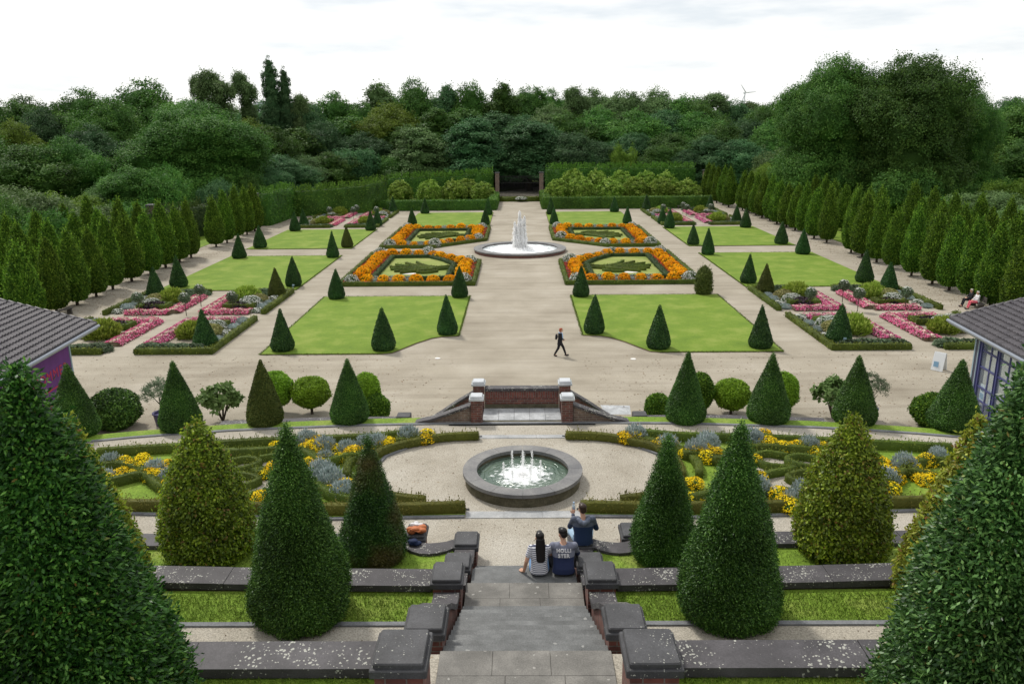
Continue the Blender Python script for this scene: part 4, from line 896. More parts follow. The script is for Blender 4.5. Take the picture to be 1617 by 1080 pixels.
# ================================================================== ORANGE FLOWER BEDS
mg=[mound_mesh('marigold_mound',.55,.62,700,.15,['orange'],100+i,lump=.13) for i in range(4)]
wb=[mound_mesh('white_bush',.6,.75,800,.12,['white_bl'],110+i,lump=.1) for i in range(2)]
gs=[mound_mesh('small_silver_plant',.28,.32,120,.16,['silver'],120,spiky=.04)]
def bedpoly(s,far,x0=3.75,x1=15.4,inset=0):
    # plan outline of a bed, cut corner towards the fountain; far mirrors about the fountain
    k=inset
    P=[(x0+k,65.6+k),(x1-k,65.6+k),(x1-k,82.4-k),(9.6-k*.2,82.4-k),(7.4,80.3-k*1.1),(x0+k,77.0-k*.7)]
    if far: P=[(x,168.9-y) for x,y in P];P=[(x,y-.0 if y<90 else min(y,104.2-k)) for x,y in P]
    return [(s*x,y) for x,y in P]
def nearest_side(a,b,s,far):
    mx,my=(a[0]+b[0])/2,(a[1]+b[1])/2
for s in (-1,1):
    for far in (0,1):
        nmb='%s %s orange bed'%('far' if far else 'near',LR[s])
        outer=bedpoly(s,far,inset=.18);inner=bedpoly(s,far,inset=2.55)
        struct(sheet('flower_bed_soil',bedpoly(s,far,inset=.1)[::s*(-1 if far else 1)],.05,'soil',.05))
        struct(sheet('bed_lawn',inner[::s*(-1 if far else 1)],.08,'bed_lawn',.02))
        hedge('box_edging',[p+(0,) for p in outer],.34,.36,'box',60,.11,200+far,'low box hedge running round the outside of the %s'%nmb,group='outer box edgings of the orange beds',closed=True,lump=.015)
        hedge('box_edging',[p+(0,) for p in inner],.45,.38,'box_dark' if far else 'box_dark',60,.11,210+far,'low box hedge framing the inner lawn of the %s'%nmb,group='inner box edgings of the orange beds',closed=True,lump=.015)
        rline=bedpoly(s,far,inset=.62);rline.append(rline[0])
        o=link('red_flower_border',strip_mesh('red',rline,.62,.20,120,.12,['red'],220+far),None,None,(0,0,.05));T(o,'band of low red begonias inside the hedge of the %s'%nmb,'flower border','red flower bands',kind='stuff')
        r2=bedpoly(s,far,inset=2.15);
        o=link('red_flower_border',strip_mesh('red',[r2[1],r2[2]],.42,.20,120,.12,['red'],225+far),None,None,(0,0,.05));T(o,'inner stripe of red begonias along the outer side of the %s'%nmb,'flower border','red flower bands',kind='stuff')
        ml=bedpoly(s,far,inset=1.38)
        sides=['front','outer side','back','back corner','cut corner','inner side'] if not far else ['back','outer side','front','front corner','cut corner','inner side']
        for i in range(6):
            a=np.array(ml[i]);c=np.array(ml[(i+1)%6]);ln=np.linalg.norm(c-a);dense=i in(1,5)
            nmd=max(2,int(ln/(1.05 if dense else 1.45))) if ln>2.4 else 1
            for k in range(nmd):
                p=a+(c-a)*((k+.65)/(nmd+.3)) if nmd>1 else (a+c)/2
                o=link('marigold_mound',mg[RN.randrange(4)],None,None,(p[0]+RN.uniform(-.1,.1),p[1]+RN.uniform(-.1,.1),.05))
                q=RN.uniform(.85,1.12)*(1.08 if dense else 1);o.scale=(q,q,q*RN.uniform(.85,1.1));o.rotation_euler=(0,0,RN.uniform(0,6))
                T(o,'orange marigold mound in the %s row of the %s'%(sides[i],nmb),'marigold','marigold mounds, %s of the %s'%(sides[i],nmb))
                if not dense and k<nmd-1 and RN.random()<.6:
                    pp=a+(c-a)*((k+1.15)/(nmd+.3));o=link('silver_plant',gs[0],None,None,(pp[0],pp[1],.05));o.scale=(1.4,1.4,1.3);T(o,'small grey tuft between the orange mounds, %s row of the %s'%(sides[i],nmb),'plant','grey tufts, %s of the %s'%(sides[i],nmb))
        for j,p in enumerate(bedpoly(s,far,inset=1.05)):
            if j==4: continue
            o=link('white_bush',wb[RN.randrange(2)],None,None,(p[0],p[1],.05));q=RN.uniform(.95,1.2);o.scale=(q,q,q)
            T(o,'round white flowered bush at the %s of the %s'%(['inner %s corner','outer %s corner','outer %s corner ','middle bend of the %s side','','inner corner near the %s cut'][j]%((('back' if far else 'front') if j<2 else ('front' if far else 'back'))),nmb),'bush','white bushes of the orange beds')
        # fan shaped knot of thin hedges
        cx,cy=s*6.6,(72.9 if not far else 96.0);mn=1 if not far else -1
        vs=MB()
        def kn(pts,w_,seed,part=None):
            return hedge('hedge_band',[ (cx+s*p[0],cy+mn*p[1],0) for p in pts],w_*.72,.24,'box',60,.10,seed,None,parent=e_,z=.08)
        e_=T(empty('knot_garden',(0,0,0)),'palm fan knot of thin clipped hedges on the inner lawn of the %s'%nmb,'knot hedge','fan shaped knot hedges')
        for k in range(7):
            a=math.radians(-25+k*12.0);r0_,r1_=1.2,5.9-(abs(k-3.5)*.35)
            kn(spline([(r0_*math.cos(a*.6),r0_*math.sin(a*.6),0),(3.2*math.cos(a*.8),3.2*math.sin(a*.8)-.2,0),(r1_*math.cos(a),r1_*math.sin(a),0)],3),.26,300+k)
        kn([(-.9+.75*math.cos(t),-1.4+.75*math.sin(t)) for t in np.linspace(0,6.28,10)],.26,320)
        kn(spline([(1.2,.6,0),(-.2,1.2,0),(-1.6,.8,0)],3),.28,321);kn(spline([(1.2,-.4,0),(0,.1,0),(-1.8,.2,0)],3),.28,322)
        kn(spline([(.9,-1.2,0),(1.9,-2.0,0),(2.8,-1.8,0)],3),.24,323)
        for (gx,gy,gr) in ((.5,.5,.55),(-.9,-1.4,.45),(3.4,-1.9,.5)):
            pg=[(cx+s*(gx+gr*1.3*math.cos(t)),cy+mn*(gy+gr*.8*math.sin(t))) for t in np.linspace(0,6.28,13)[:-1]]
            b=MB();b.add([(x,y,.095) for x,y in pg],[tuple(range(12))[::s*mn]]);o=b.build('white_gravel',MT['white_gravel'],e_)
# ================================================================== STAR BEDS
sil=[mound_mesh('silver_plant',.42,.30,600,.12,['silver'],130+i,spiky=.03) for i in range(2)]
wlow=mound_mesh('white_plant',.45,.34,500,.11,['white_bl'],133)
tuft=mound_mesh('grass_tuft',.70,.62,1700,.26,['grass_tuft'],135,spiky=.07)
plume=mound_mesh('plume_bush',.7,.55,1200,.13,['blossom_tan'],136)
daisy=mound_mesh('daisy_bush',.75,.6,1500,.13,['white_bl'],137,lump=.06)
pdark=mound_mesh('purple_plant',.75,.32,600,.15,['purple_leaf'],138)
gcov=mound_mesh('green_plant',.5,.3,350,.16,['olive'],139)
b=MB();b.tube([(0,0,0),(0,0,1.1)],.025,6);rst=addmat(b.mesh('stem',True),'bark')
rcr=topiary('crown',[(.08,1.0),(.26,1.08),(.34,1.27),(.30,1.45),(.15,1.56),(.01,1.6)],700,.11,.08,None,140,lump=.15,rough=.05);rcr.materials.append(MT['olive'])
rbl=mound_mesh('bl',.26,.2,60,.12,['white_bl'],141,lo=.5,core=.2)
for s in (-1,1):
    for far in (0,1):
        nmb='%s %s star bed'%('distant' if far else 'near',LR[s])
        X0,X1,Y0,Y1=(18.3,30.2,45.35,63.4) if not far else (18.6,30.0,105.0,124.0)
        cx=24.05;cy=(54.8 if not far else 114.8)
        for qx in (-1,1):
            for qy in (-1,1):
                qn='%s %s quarter'%('front' if qy<0 else 'back','inner' if qx<0 else 'outer')
                xo=X0 if qx<0 else X1;yo=Y0 if qy<0 else Y1
                f=lambda x,y:(s*x,y)
                # outer hedge L
                xa=cx+qx*1.0;ya=cy+qy*.9;ins=.2
                L_=[f(xa,yo-qy*ins)+(0,),f(xo-qx*ins,yo-qy*ins)+(0,),f(xo-qx*ins,ya)+(0,)]
                hedge('box_edging',resample(L_,3),.36,.36,'box',55,.12,400+far,'low box hedge round the %s of the %s'%(qn,nmb),group='box edgings of the star beds',lump=.015)
                # pink L
                P_=[f(cx+qx*1.25,yo-qy*1.9),f(cx+qx*1.25,cy+qy*1.3),f(cx+qx*4.5,cy+qy*1.3)]
                o=link('pink_flower_row',strip_mesh('pink',P_,1.25,.24,300,.11,['pink','cream'],410+far,.22),None,None,(0,0,.02));T(o,'L shaped row of pink flowers with a cream stripe, %s of the %s'%(qn,nmb),'flower row','pink flower rows',kind='stuff')
                if not far and qy<0: pass
                # silver / white plants along the side
                nS=5
                for k in range(nS):
                    yy=cy+qy*(1.6+ (abs(yo-cy)-3.0)*k/(nS-1));wh=(k+qy+s)%3==0 or (far and k%2)
                    o=link('white_plant' if wh else 'silver_plant',wlow if wh else sil[k%2],None,None,(s*(xo-qx*.85),yy,.03));q=RN.uniform(.75,1.05);o.scale=(q,q,q*.85)
                    T(o,'%s along the side hedge, %s of the %s'%('low white flowered plant' if wh else 'spiky silver grey plant',qn,nmb),'plant','%s plants, %s of the %s'%('white' if wh else 'silver',qn,nmb))
                for k in range(4):
                    xx=cx+qx*(1.6+(abs(xo-cx)-3.0)*k/3);o=link('green_plant',gcov,None,None,(s*xx,yo-qy*.85,.03));q=RN.uniform(1.1,1.4);o.scale=(q*1.2,q*.9,q*.9)
                    T(o,'low grey green plant behind the end hedge, %s of the %s'%(qn,nmb),'plant','grey green plants, %s of the %s'%(qn,nmb))
                mxx,myy=cx+qx*3.3,cy+qy*3.55
                # inner small hedge and its plants
                I_=[f(cx+qx*2.2,cy+qy*2.5)+(0,),f(cx+qx*4.2,cy+qy*2.5)+(0,),f(cx+qx*4.2,cy+qy*4.2)+(0,),f(cx+qx*3.2,cy+qy*4.2)+(0,),f(cx+qx*3.2,cy+qy*3.4)+(0,),f(cx+qx*2.2,cy+qy*3.4)+(0,)]
                hedge('box_square',I_,.3,.42,'box',55,.12,430+far,'small square of clipped box in the %s of the %s'%(qn,nmb),group='inner box squares of the star beds',closed=True,lump=.01)
                for (ox,oy,me_,nm_,lab,sc) in ((3.3,3.0,pdark,'purple_plant','dark purple leaved plant inside the box square',1.15),(3.75,3.6,daisy,'daisy_bush','domed white daisy bush beside the dark purple plant',1.0),(2.9,5.35,tuft,'grass_tuft','yellow green grass tuft near the outer end',1.15),(3.9,4.9,plume,'plume_bush','tan plumed bush beside the grass tuft',1.1)):
                    o=link(nm_,me_,None,None,(s*(cx+qx*ox),cy+qy*oy,.03));q=sc*RN.uniform(.9,1.15);o.scale=(q,q,q);T(o,'%s, %s of the %s'%(lab,qn,nmb),'plant','planting of the star beds')
        for k,(ox,oy) in enumerate(((0,3.6),(0,-3.0),(-3.4,.0),(3.4,.0))):
            if k in(1,) : ox,oy=-.1,.6
            e_=T(empty('standard_rose',(s*(cx+ox),cy+oy+(.9 if k>1 else 0),0)),'small white standard rose tree, %s of the %s'%(['back arm','centre','inner arm','outer arm'][k],nmb),'rose tree','standard roses')
            link('stem',rst,None,e_);link('crown',rcr,None,e_);o=link('blossom',rbl,None,e_,(0,0,1.45))
# ================================================================== PARTERRE OF THE BASIN TERRACE
HL={'H1':[(-11.58,20.05),(-10.32,20.25),(-9.22,20.4),(-7.71,20.66),(-6.4,20.8),(-5.4,20.9),(-4.3,21.0),(-3.2,21.32)],
 'H2':[(-8.6,19.95),(-7.58,19.99),(-6.57,20.1),(-5.9,19.95),(-5.2,19.3),(-4.74,19.62),(-4.28,19.7)],
 'I1':[(-4.0,18.4),(-4.05,19.2),(-3.83,20.1),(-2.95,20.78),(-2.15,21.12),(-1.24,21.2)],
 'I2':[(-4.45,18.5),(-4.55,19.3),(-4.25,20.1),(-3.5,20.75),(-2.7,21.1)],
 'S1':[(-10.97,19.1),(-10.6,19.2),(-10.0,18.95),(-9.6,18.6)],
 'S2':[(-11.2,17.9),(-10.33,18.15),(-9.72,18.55),(-9.45,18.4),(-8.97,17.93),(-8.37,17.5)],
 'N1':[(-11.6,17.2),(-9.49,16.95),(-8.17,16.92),(-6,16.75),(-4.38,16.7),(-2.79,16.7),(-1.34,16.78)],
 'N2':[(-5.5,18.2),(-4.87,17.67),(-4.51,17.35),(-4.0,17.1)],
 'N3':[(-3.9,17.9),(-3.5,17.45),(-2.92,17.2),(-2.3,17.05)],
 'K1':[(-7.9,19.3),(-7.3,19.6),(-6.9,19.3),(-7.3,18.9),(-7.9,18.9),(-8.3,18.5)],
 'K2':[(-7.9,18.4),(-7.2,18.6),(-6.6,18.3),(-6.9,17.9),(-7.6,17.9)],
 'K3':[(-7.0,19.6),(-6.5,19.8),(-6.1,19.5),(-6.3,19.0),(-6.9,18.8),(-6.2,18.5),(-5.8,18.1)],
 'K4':[(-8.4,18.0),(-7.7,17.5),(-6.8,17.4),(-6.2,17.6)],
 'K5':[(-5.9,17.5),(-5.5,17.3),(-5.0,17.25)]}
txt={'H1':'long clipped hedge along the far gravel path','H2':'winding clipped hedge behind the marigolds','I1':'curved clipped hedge hugging the basin gravel','I2':'second curved hedge just outside the first, by the basin','S1':'short curling hedge near the outer end','S2':'wavy dark hedge round the outer grass patch','N1':'long straight hedge along the near gravel path','N2':'short hedge curl near the silver plants at the front','N3':'narrow hedge sliver beside the near threshold','K1':'scrolled knot hedge, back outer one','K2':'scrolled knot hedge, middle one','K3':'scrolled knot hedge, back inner one','K4':'scrolled knot hedge, front outer one','K5':'scrolled knot hedge, front inner one'}
def mirr(p,s): return (-s*p[0],p[1]) if s>0 else p
for s in (-1,1):
    sg=-1 if s>0 else 1
    far_=[(-12.2,20.2),(-10.32,20.4),(-7.7,20.8),(-5.4,21.1),(-3.2,21.45),(-1.24,21.35)];arc=[(-2.15,21.2),(-3.1,20.72),(-3.75,20.0),(-3.95,19.2),(-3.9,18.5),(-3.6,17.8),(-2.9,17.15),(-2.1,16.95),(-1.34,16.9)];nearp=[(-1.34,16.6),(-4.38,16.52),(-8.2,16.75),(-12,17.0)]
    P=[(sg*x,y) for x,y in far_+arc+nearp]
    struct(sheet('parterre_ground',P[::-1] if s<0 else P,4.43,'near_lawn',.03))
    b=MB();kp=[(sg*x,y) for x,y in [(-1.24,21.38)]+arc];b.strip(kp,[(x+ (.07*s*-1 if 0 else 0)+s*-.09,y+(.0)) for x,y in kp],4.36,4.45);struct(b.build('kerb',MT['edging']))
    b=MB();kp=[(sg*x,y) for x,y in nearp];b.strip(shift(kp,-.1),kp,4.36,4.445);struct(b.build('kerb',MT['edging']))
    G_=[(-8.7,19.8),(-5.6,19.9),(-5.1,18.8),(-5.3,17.6),(-6.2,17.1),(-8.3,17.3),(-9.0,18.2)];G_=[(sg*x,y) for x,y in G_]
    struct(sheet('gravel_patch',G_[::-1] if s<0 else G_,4.437,'gravel_fine'))
    for nme,pts in HL.items():
        pp=[(sg*x,y,0) for x,y in pts]
        big=nme[0] in 'HINS'
        hedge('clipped_hedge',spline(pp,4),.21 if nme[0]!='K' else .14,.25 if big and nme[0]!='I' else .20,'box_brown' if nme in('N1','I1','N3') else 'box',380,.045,500+ord(nme[0])+ord(nme[1]),'%s, %s parterre'%(txt[nme],LR[s]),'hedge','hedges of the %s parterre'%LR[s],z=4.43,rough=.025,lump=.03,shoots=30)
mar=[mound_mesh('marigold_clump',.27,.36,420,.062,['yellow'],150+i,lump=.15,lo=.05) for i in range(3)]
sl_=[mound_mesh('silver_plant',.38,.42,1100,.13,['silver'],155+i,spiky=.07) for i in range(2)]
mL=[(-11.12,19.35),(-10.56,19.43),(-10.21,19.34),(-10.04,19.61),(-9.91,19.15),(-10.07,18.81),(-10.29,18.43),(-9.34,18.71),(-9.12,19.32),(-8.66,18.04),(-6.8,20.53),(-6.39,19.02),(-6.36,18.68),(-6.18,17.4),(-5.8,20.75),(-5.77,20.48),(-5.21,20.47),(-4.65,20.02),(-4.42,20.24),(-4.95,19.73),(-5.45,19.45),(-3.79,20.72),(-3.56,20.81),(-2.93,21.17),(-4.67,17.93),(-4.52,18.21)]
sL=[(-10.89,19.51),(-9.51,19.04),(-8.92,18.51),(-10.59,18.53),(-6.05,20.9),(-5.45,20.44),(-4.8,20.34),(-5.23,19.66),(-5.15,18.78),(-4.81,18.4),(-3.23,21.24),(-4.3,17.61),(-4.33,20.61),(-4.03,20.69)]
mR=[(2.97,21.09),(3.7,20.71),(3.86,20.62),(4.44,20.08),(4.99,20.16),(4.88,19.74),(4.27,18.08),(4.11,17.46),(6.03,19.52),(5.87,18.32),(6.87,21.18),(6.87,20.66),(6.99,20.4),(7.3,20.3),(7.97,20.14),(5.98,17.39),(6.07,16.95),(9.34,19.1),(9.4,18.76),(9.32,18.42),(8.69,17.86),(10.38,19.36),(10.04,19.19),(9.85,18.5),(10.12,18.33)]
sR=[(3.2,21.15),(4.01,20.5),(4.67,20.05),(5.1,20.57),(6.35,20.74),(5.66,17.72),(6.43,20.75),(7.8,20.32),(6.34,17.17),(8.95,18.23),(9.8,19.08),(10.98,19.7),(6.73,17.62)]
for s,ms,ss in ((-1,mL,sL),(1,mR,sR)):
    def zone(x,y): return '%s %s part'%('back' if y>19 else 'front','outer' if abs(x)>8 else ('middle' if abs(x)>5.3 else 'inner'))
    for x,y in ms:
        for k in range(3):
            if k==2 and RN.random()<.4: continue
            o=link('marigold_clump',mar[RN.randrange(3)],None,None,(x+RN.uniform(-.25,.25),y-.12+RN.uniform(-.14,.14)+.0,4.43));q=RN.uniform(.6,.9);o.scale=(q*1.1,q,q*.9);o.rotation_euler=(0,0,RN.uniform(0,6))
            T(o,'yellow marigold clump in the %s of the %s parterre'%(zone(x,y),LR[s]),'marigold','yellow marigolds, %s, %s parterre'%(zone(x,y),LR[s]))
    for x,y in ss:
        o=link('silver_plant',sl_[RN.randrange(2)],None,None,(x,y-.1,4.43));q=RN.uniform(.5,.75);o.scale=(q,q,q*1.15)
        T(o,'silvery spiked plant in the %s of the %s parterre'%(zone(x,y),LR[s]),'plant','silver plants, %s, %s parterre'%(zone(x,y),LR[s]))
# ================================================================== BUSHES AND POTS BEYOND THE TERRACE EDGE
def ballb(px,R,H,z0,x,y,m,label,seed,L=.09,n=8000,name='round_tree',trunk=True,lump=.09,shoots=0,wl=.6,cat='tree'):
    prof=[(R*math.sin(a)*(1+.0*a),z0+(H-z0)*(1-math.cos(a))/2) for a in np.linspace(0.12,math.pi-.1,11)]
    prof[-1]=(.01,H)
    e_=T(empty(name,(x,y,0)),label,cat,'round bushes beyond the terrace edge' if name=='round_tree' else None)
    cm=topiary('crown',prof,n,L,L*wl,None,seed,lump=lump,rough=.03,shoots=shoots);cm.materials.append(MT[m]);link('crown',cm,None,e_)
    if trunk:
        b=MB();b.tube([(0,0,-.05),(0,0,z0+.25)],[.07,.06],7);b.tube([(0,0,z0*.7),(.2,0,z0+.3)],.035,5);b.tube([(0,0,z0*.7),(-.2,.05,z0+.3)],.035,5);b.build('trunk',MT['bark'],e_)
    return e_
ballb(0,1.06,1.75,.0,-18.3,33.6,'yew_near','large rounded dark bush beside the purple banner wall',600,.12,7000,'rounded_bush',False,cat='bush')
ballb(0,.78,2.05,.42,-11.5,35.2,'bright','bright green ball tree half hidden by the olive brown cone',601)
ballb(0,.85,1.75,.42,-9.85,35.2,'bright','bright green round ball tree standing free on the left',602,.10)
ballb(0,.60,2.1,.3,-7.15,34.8,'bright','bright ball tree peeping out behind the cone nearest the landing on the left',603)
ballb(0,.55,1.25,.0,-6.6,34.2,'hornbeam','small dark ball bush at the left pier of the low wall',604,trunk=False)
ballb(0,.54,1.2,.0,6.2,34.2,'hornbeam','small dark ball bush at the right pier of the low wall',605,trunk=False)
ballb(0,.62,2.0,.3,8.2,34.8,'hornbeam','ball tree behind the cone nearest the landing on the right',606)
ballb(0,.80,1.62,.30,9.72,34.9,'bright','bright green round ball tree standing free on the right',607,.10)
ballb(0,.68,2.0,.3,12.0,34.8,'bright','bright ball tree peeping out behind the second right cone',608)
ballb(0,.9,1.45,.0,18.2,33.2,'hornbeam','rounded green bush behind the cone by the glass pavilion',609,.12,6000,'rounded_bush',False,cat='bush')
MT['pot']=simple('purple_glaze',(.045,.035,.12),.3,spec=.5)
def potted(x,y,label,seed):
    e_=T(empty('olive_tree',(x,y,0)),label,'potted tree')
    b=MB();b.lathe([(.28,0),(.36,.52),(.40,.55),(.40,.6),(.33,.6),(.33,.5)],20,cap=False);b.lathe([(.0,.5),(.33,.5)],20,cap=False);b.build('pot',MT['pot'],e_,True)
    b=MB();b.tube([(0,0,.4),(.03,0,.9),(-.02,0,1.3)],[.05,.04,.02],6)
    for k in range(6):
        a=k*1.05;b.tube([(0,0,.8+.05*k),(.3*math.cos(a),.3*math.sin(a),1.2+.05*k)],[.02,.01],4)
    b.build('trunk',MT['bark'],e_)
    rng=np.random.default_rng(seed);v,r=clump_cloud([(0,0,1.5,.5),(.3,.1,1.4,.4),(-.3,0,1.45,.4),(0,.2,1.75,.35)],70,45,.16,.10,.03,rng)
    m=np_mesh('crown',v,r);m.materials.append(MT['olive']);link('crown',m,None,e_)
potted(-16.35,33.9,'silvery olive tree in a purple pot left of the dark cone, left side',1);potted(15.7,34.0,'silvery olive tree in a purple pot behind the third right cone',2)
def fig(x,y,label,seed):
    e_=T(empty('fig_bush',(x,y,0)),label,'bush');rng=np.random.default_rng(seed)
    v,r=clump_cloud([(0,0,1.0,.55),(.45,.1,.9,.4),(-.45,0,1.1,.4),(.1,.2,1.4,.3)],60,22,.18,.22,.16,rng);m=np_mesh('crown',v,r);m.materials.append(MT['fig']);link('crown',m,None,e_)
    b=MB()
    for k in range(7):
        a=k*.9;b.tube([(0,0,0),(.25*math.cos(a),.25*math.sin(a),.7),(.5*math.cos(a),.4*math.sin(a),1.3)],[.04,.025,.01],5)
    b.build('stem',MT['bark'],e_)
fig(-13.7,34.2,'open broad leaved fig bush between two cones on the left',3);fig(14.2,34.3,'open broad leaved fig bush left of the third right cone',4)
# ================================================================== THE WOOD
TP={}
def proto(kind,m,seed):
    key=(kind,seed)
    if key not in TP:
        H,Wd,nc,nl,L={'broad':(18,15,900,44,.36),'upright':(18,10,700,44,.33),'poplar':(22,4.4,480,44,.26),'airy':(19,9,460,50,.30),'shrub':(6,8,420,44,.22),'big':(20,17,3000,46,.25)}[kind]
        TP[key]=make_tree_mesh('broad' if kind=='big' else kind,seed,H,Wd,nc,nl,L,m),m
    (cm,tm,H,Wd),m0=TP[key]
    if m==m0: return (cm,tm,H,Wd)
    k2=(kind,seed,m)
    if k2 not in TP:
        c2=cm.copy();c2.materials[0]=MT[m];TP[k2]=(c2,tm,H,Wd)
    return TP[k2]
KN={'broad':'broad crowned','upright':'tall tapering','poplar':'narrow poplar shaped','airy':'loose airy','shrub':'low bushy','big':'huge spreading'}
MN={'oak':'dark green','blue_tree':'bluish green','gold_tree':'yellowish green','silver_tree':'greyish green'}
wood=[]
def W_(px,pt,wp,y,kind,m,part): wood.append((px,pt,wp,y,kind,m,part))
# back skyline, left to right
for a in [(-60,190,120,150,'broad','oak'),(10,168,110,165,'broad','oak'),(62,178,80,150,'broad','blue_tree'),(128,152,110,160,'broad','oak'),(225,138,130,170,'broad','oak'),(170,165,90,150,'broad','oak'),(268,200,80,160,'broad','oak'),
 (332,110,64,175,'airy','silver_tree'),(380,112,44,178,'airy','silver_tree'),(424,97,26,170,'poplar','blue_tree'),(447,113,22,171,'poplar','blue_tree'),(472,148,40,172,'airy','silver_tree'),(305,118,30,182,'airy','silver_tree'),
 (528,156,90,185,'broad','oak'),(490,175,70,175,'broad','blue_tree'),(600,136,70,190,'upright','silver_tree'),(655,136,80,190,'broad','oak'),(705,139,60,192,'upright','blue_tree'),(742,140,70,190,'broad','oak'),(795,136,62,188,'upright','oak'),(838,145,80,205,'broad','oak'),(868,150,60,215,'broad','oak'),
 (900,137,52,190,'airy','silver_tree'),(935,150,80,200,'broad','silver_tree'),(985,152,90,195,'broad','silver_tree'),(1035,150,90,200,'broad','silver_tree'),(1075,160,60,190,'upright','oak'),(1128,146,70,205,'airy','silver_tree'),(1100,165,80,190,'broad','oak'),(1160,165,70,210,'broad','blue_tree'),(1205,175,80,185,'broad','oak'),(1235,157,60,200,'broad','oak'),(1190,160,50,215,'airy','silver_tree'),
 (1610,165,90,160,'broad','oak'),(1680,150,140,150,'broad','oak'),(1740,160,140,140,'broad','oak'),(1575,185,60,165,'broad','gold_tree')]: W_(*a,'on the skyline')
# middle of the wood
for a in [(-30,215,110,125,'broad','oak'),(45,235,120,118,'broad','oak'),(100,225,90,122,'broad','oak'),(190,230,100,140,'broad','oak'),(140,205,90,138,'broad','blue_tree'),(20,200,80,140,'broad','gold_tree'),
 (420,205,90,150,'broad','oak'),(395,195,70,160,'broad','gold_tree'),(470,205,90,160,'upright','oak'),(515,200,80,165,'broad','blue_tree'),(440,250,90,140,'broad','blue_tree'),(480,250,80,150,'broad','silver_tree'),(555,185,90,172,'upright','oak'),(615,170,100,175,'broad','gold_tree'),(640,200,90,168,'upright','oak'),(575,215,80,165,'broad','blue_tree'),
 (690,175,80,176,'upright','oak'),(730,175,90,180,'upright','oak'),(780,180,80,175,'upright','blue_tree'),(830,190,90,172,'broad','blue_tree'),(870,175,90,185,'broad','silver_tree'),(895,185,100,178,'broad','oak'),(945,178,90,182,'broad','oak'),(1000,182,100,178,'broad','oak'),(1050,180,90,180,'broad','blue_tree'),(1100,185,100,175,'broad','oak'),(1140,200,90,165,'broad','oak'),(1180,195,80,172,'broad','blue_tree'),(1225,195,80,165,'broad','oak'),
 (1000,215,80,168,'broad','blue_tree'),(1060,215,90,165,'broad','oak'),(1120,220,90,160,'broad','blue_tree'),(1170,225,80,158,'broad','blue_tree'),(1560,230,80,135,'broad','gold_tree'),(1630,225,100,130,'broad','oak')]: W_(*a,'within the wood')
# front edge
for a in [(560,233,76,156,'shrub','blue_tree'),(662,205,86,158,'upright','silver_tree'),(745,190,92,160,'upright','blue_tree'),(836,195,100,162,'upright','blue_tree'),(905,215,90,160,'broad','blue_tree'),(938,235,50,157,'shrub','blue_tree'),(985,226,46,158,'shrub','gold_tree'),(1040,235,70,158,'broad','oak'),(620,245,60,157,'shrub','oak'),(700,268,60,155,'shrub','gold_tree'),(520,245,70,152,'broad','oak'),(1085,240,60,158,'broad','blue_tree'),
 (30,290,130,88,'shrub','silver_tree'),(-20,300,100,80,'shrub','oak'),(95,300,110,96,'shrub','gold_tree'),(60,330,90,78,'shrub','oak'),(155,292,60,104,'shrub','silver_tree'),(205,270,90,106,'broad','oak'),(250,258,80,108,'shrub','oak'),(130,325,110,90,'shrub','silver_tree'),(190,315,90,98,'shrub','oak'),(380,270,60,122,'shrub','oak'),(340,280,60,112,'shrub','blue_tree'),(425,268,60,130,'broad','blue_tree'),
 (1232,232,70,140,'shrub','silver_tree'),(1215,255,50,135,'shrub','gold_tree'),(1270,262,60,125,'shrub','oak'),(1330,290,60,112,'shrub','oak'),(1430,265,100,104,'shrub','oak'),(1520,280,80,105,'shrub','oak'),(1560,300,110,96,'shrub','silver_tree'),(1610,280,90,100,'shrub','gold_tree'),(1500,310,80,95,'shrub','oak'),(1640,320,120,84,'shrub','silver_tree')]: W_(*a,'at the wood edge')
for a in [(300,168,200,128,'big','oak'),(1325,102,165,117,'big','oak'),(1445,98,190,112,'big','oak'),(1535,150,110,116,'big','oak')]: W_(*a,'standing apart')
for i in range(26): W_(-40+i*66+RN.uniform(-15,15),RN.uniform(158,172),RN.uniform(70,100),RN.uniform(212,235),'broad' if i%2 else 'upright',RN.choice(['oak','blue_tree','oak','silver_tree']),'in the back wood')
cnt={}
for t in sorted(wood):
    cnt.setdefault((t[4],t[5],t[6]),[]).append(t)
names={'big':[ 'huge round dark tree on the left behind the hornbeam rows','left one of the massive group of big trees on the right','tallest middle one of the massive group of big trees on the right','right hand one of the massive group of big trees on the right']}
k9=0
for key,l in cnt.items():
    for i,(px,pt,wp,y,kind,m,part) in enumerate(l):
        x,zt=GY(px,pt,y);Wd=wp/PM(x,y,8)*{'poplar':1.25,'airy':1.35,'big':1.12,'shrub':1.25,'upright':1.35}.get(kind,1.28);seed={'broad':RN.choice([701,702,703,704]),'upright':RN.choice([711,712]),'poplar':721,'airy':RN.choice([731,732]),'shrub':RN.choice([741,742,743]),'big':751+i%2}[kind]
        if kind=='big': lab=names['big'][i];nm='large_tree'
        else: lab='%s %s tree %s, %s from the left'%(MN[m],KN[kind],part,ORD[i]);nm={'shrub':'shrub','poplar':'poplar_tree'}.get(kind,'forest_tree')
        if len(lab.split())>16: lab=lab.replace('standing ','')
        place_tree(nm,proto(kind,m,seed),x,y,-.3,(zt+.3)*1.05,Wd,RN.uniform(0,6.28),lab,'shrub' if kind=='shrub' else 'tree','trees of the wood' if kind!='big' else None)
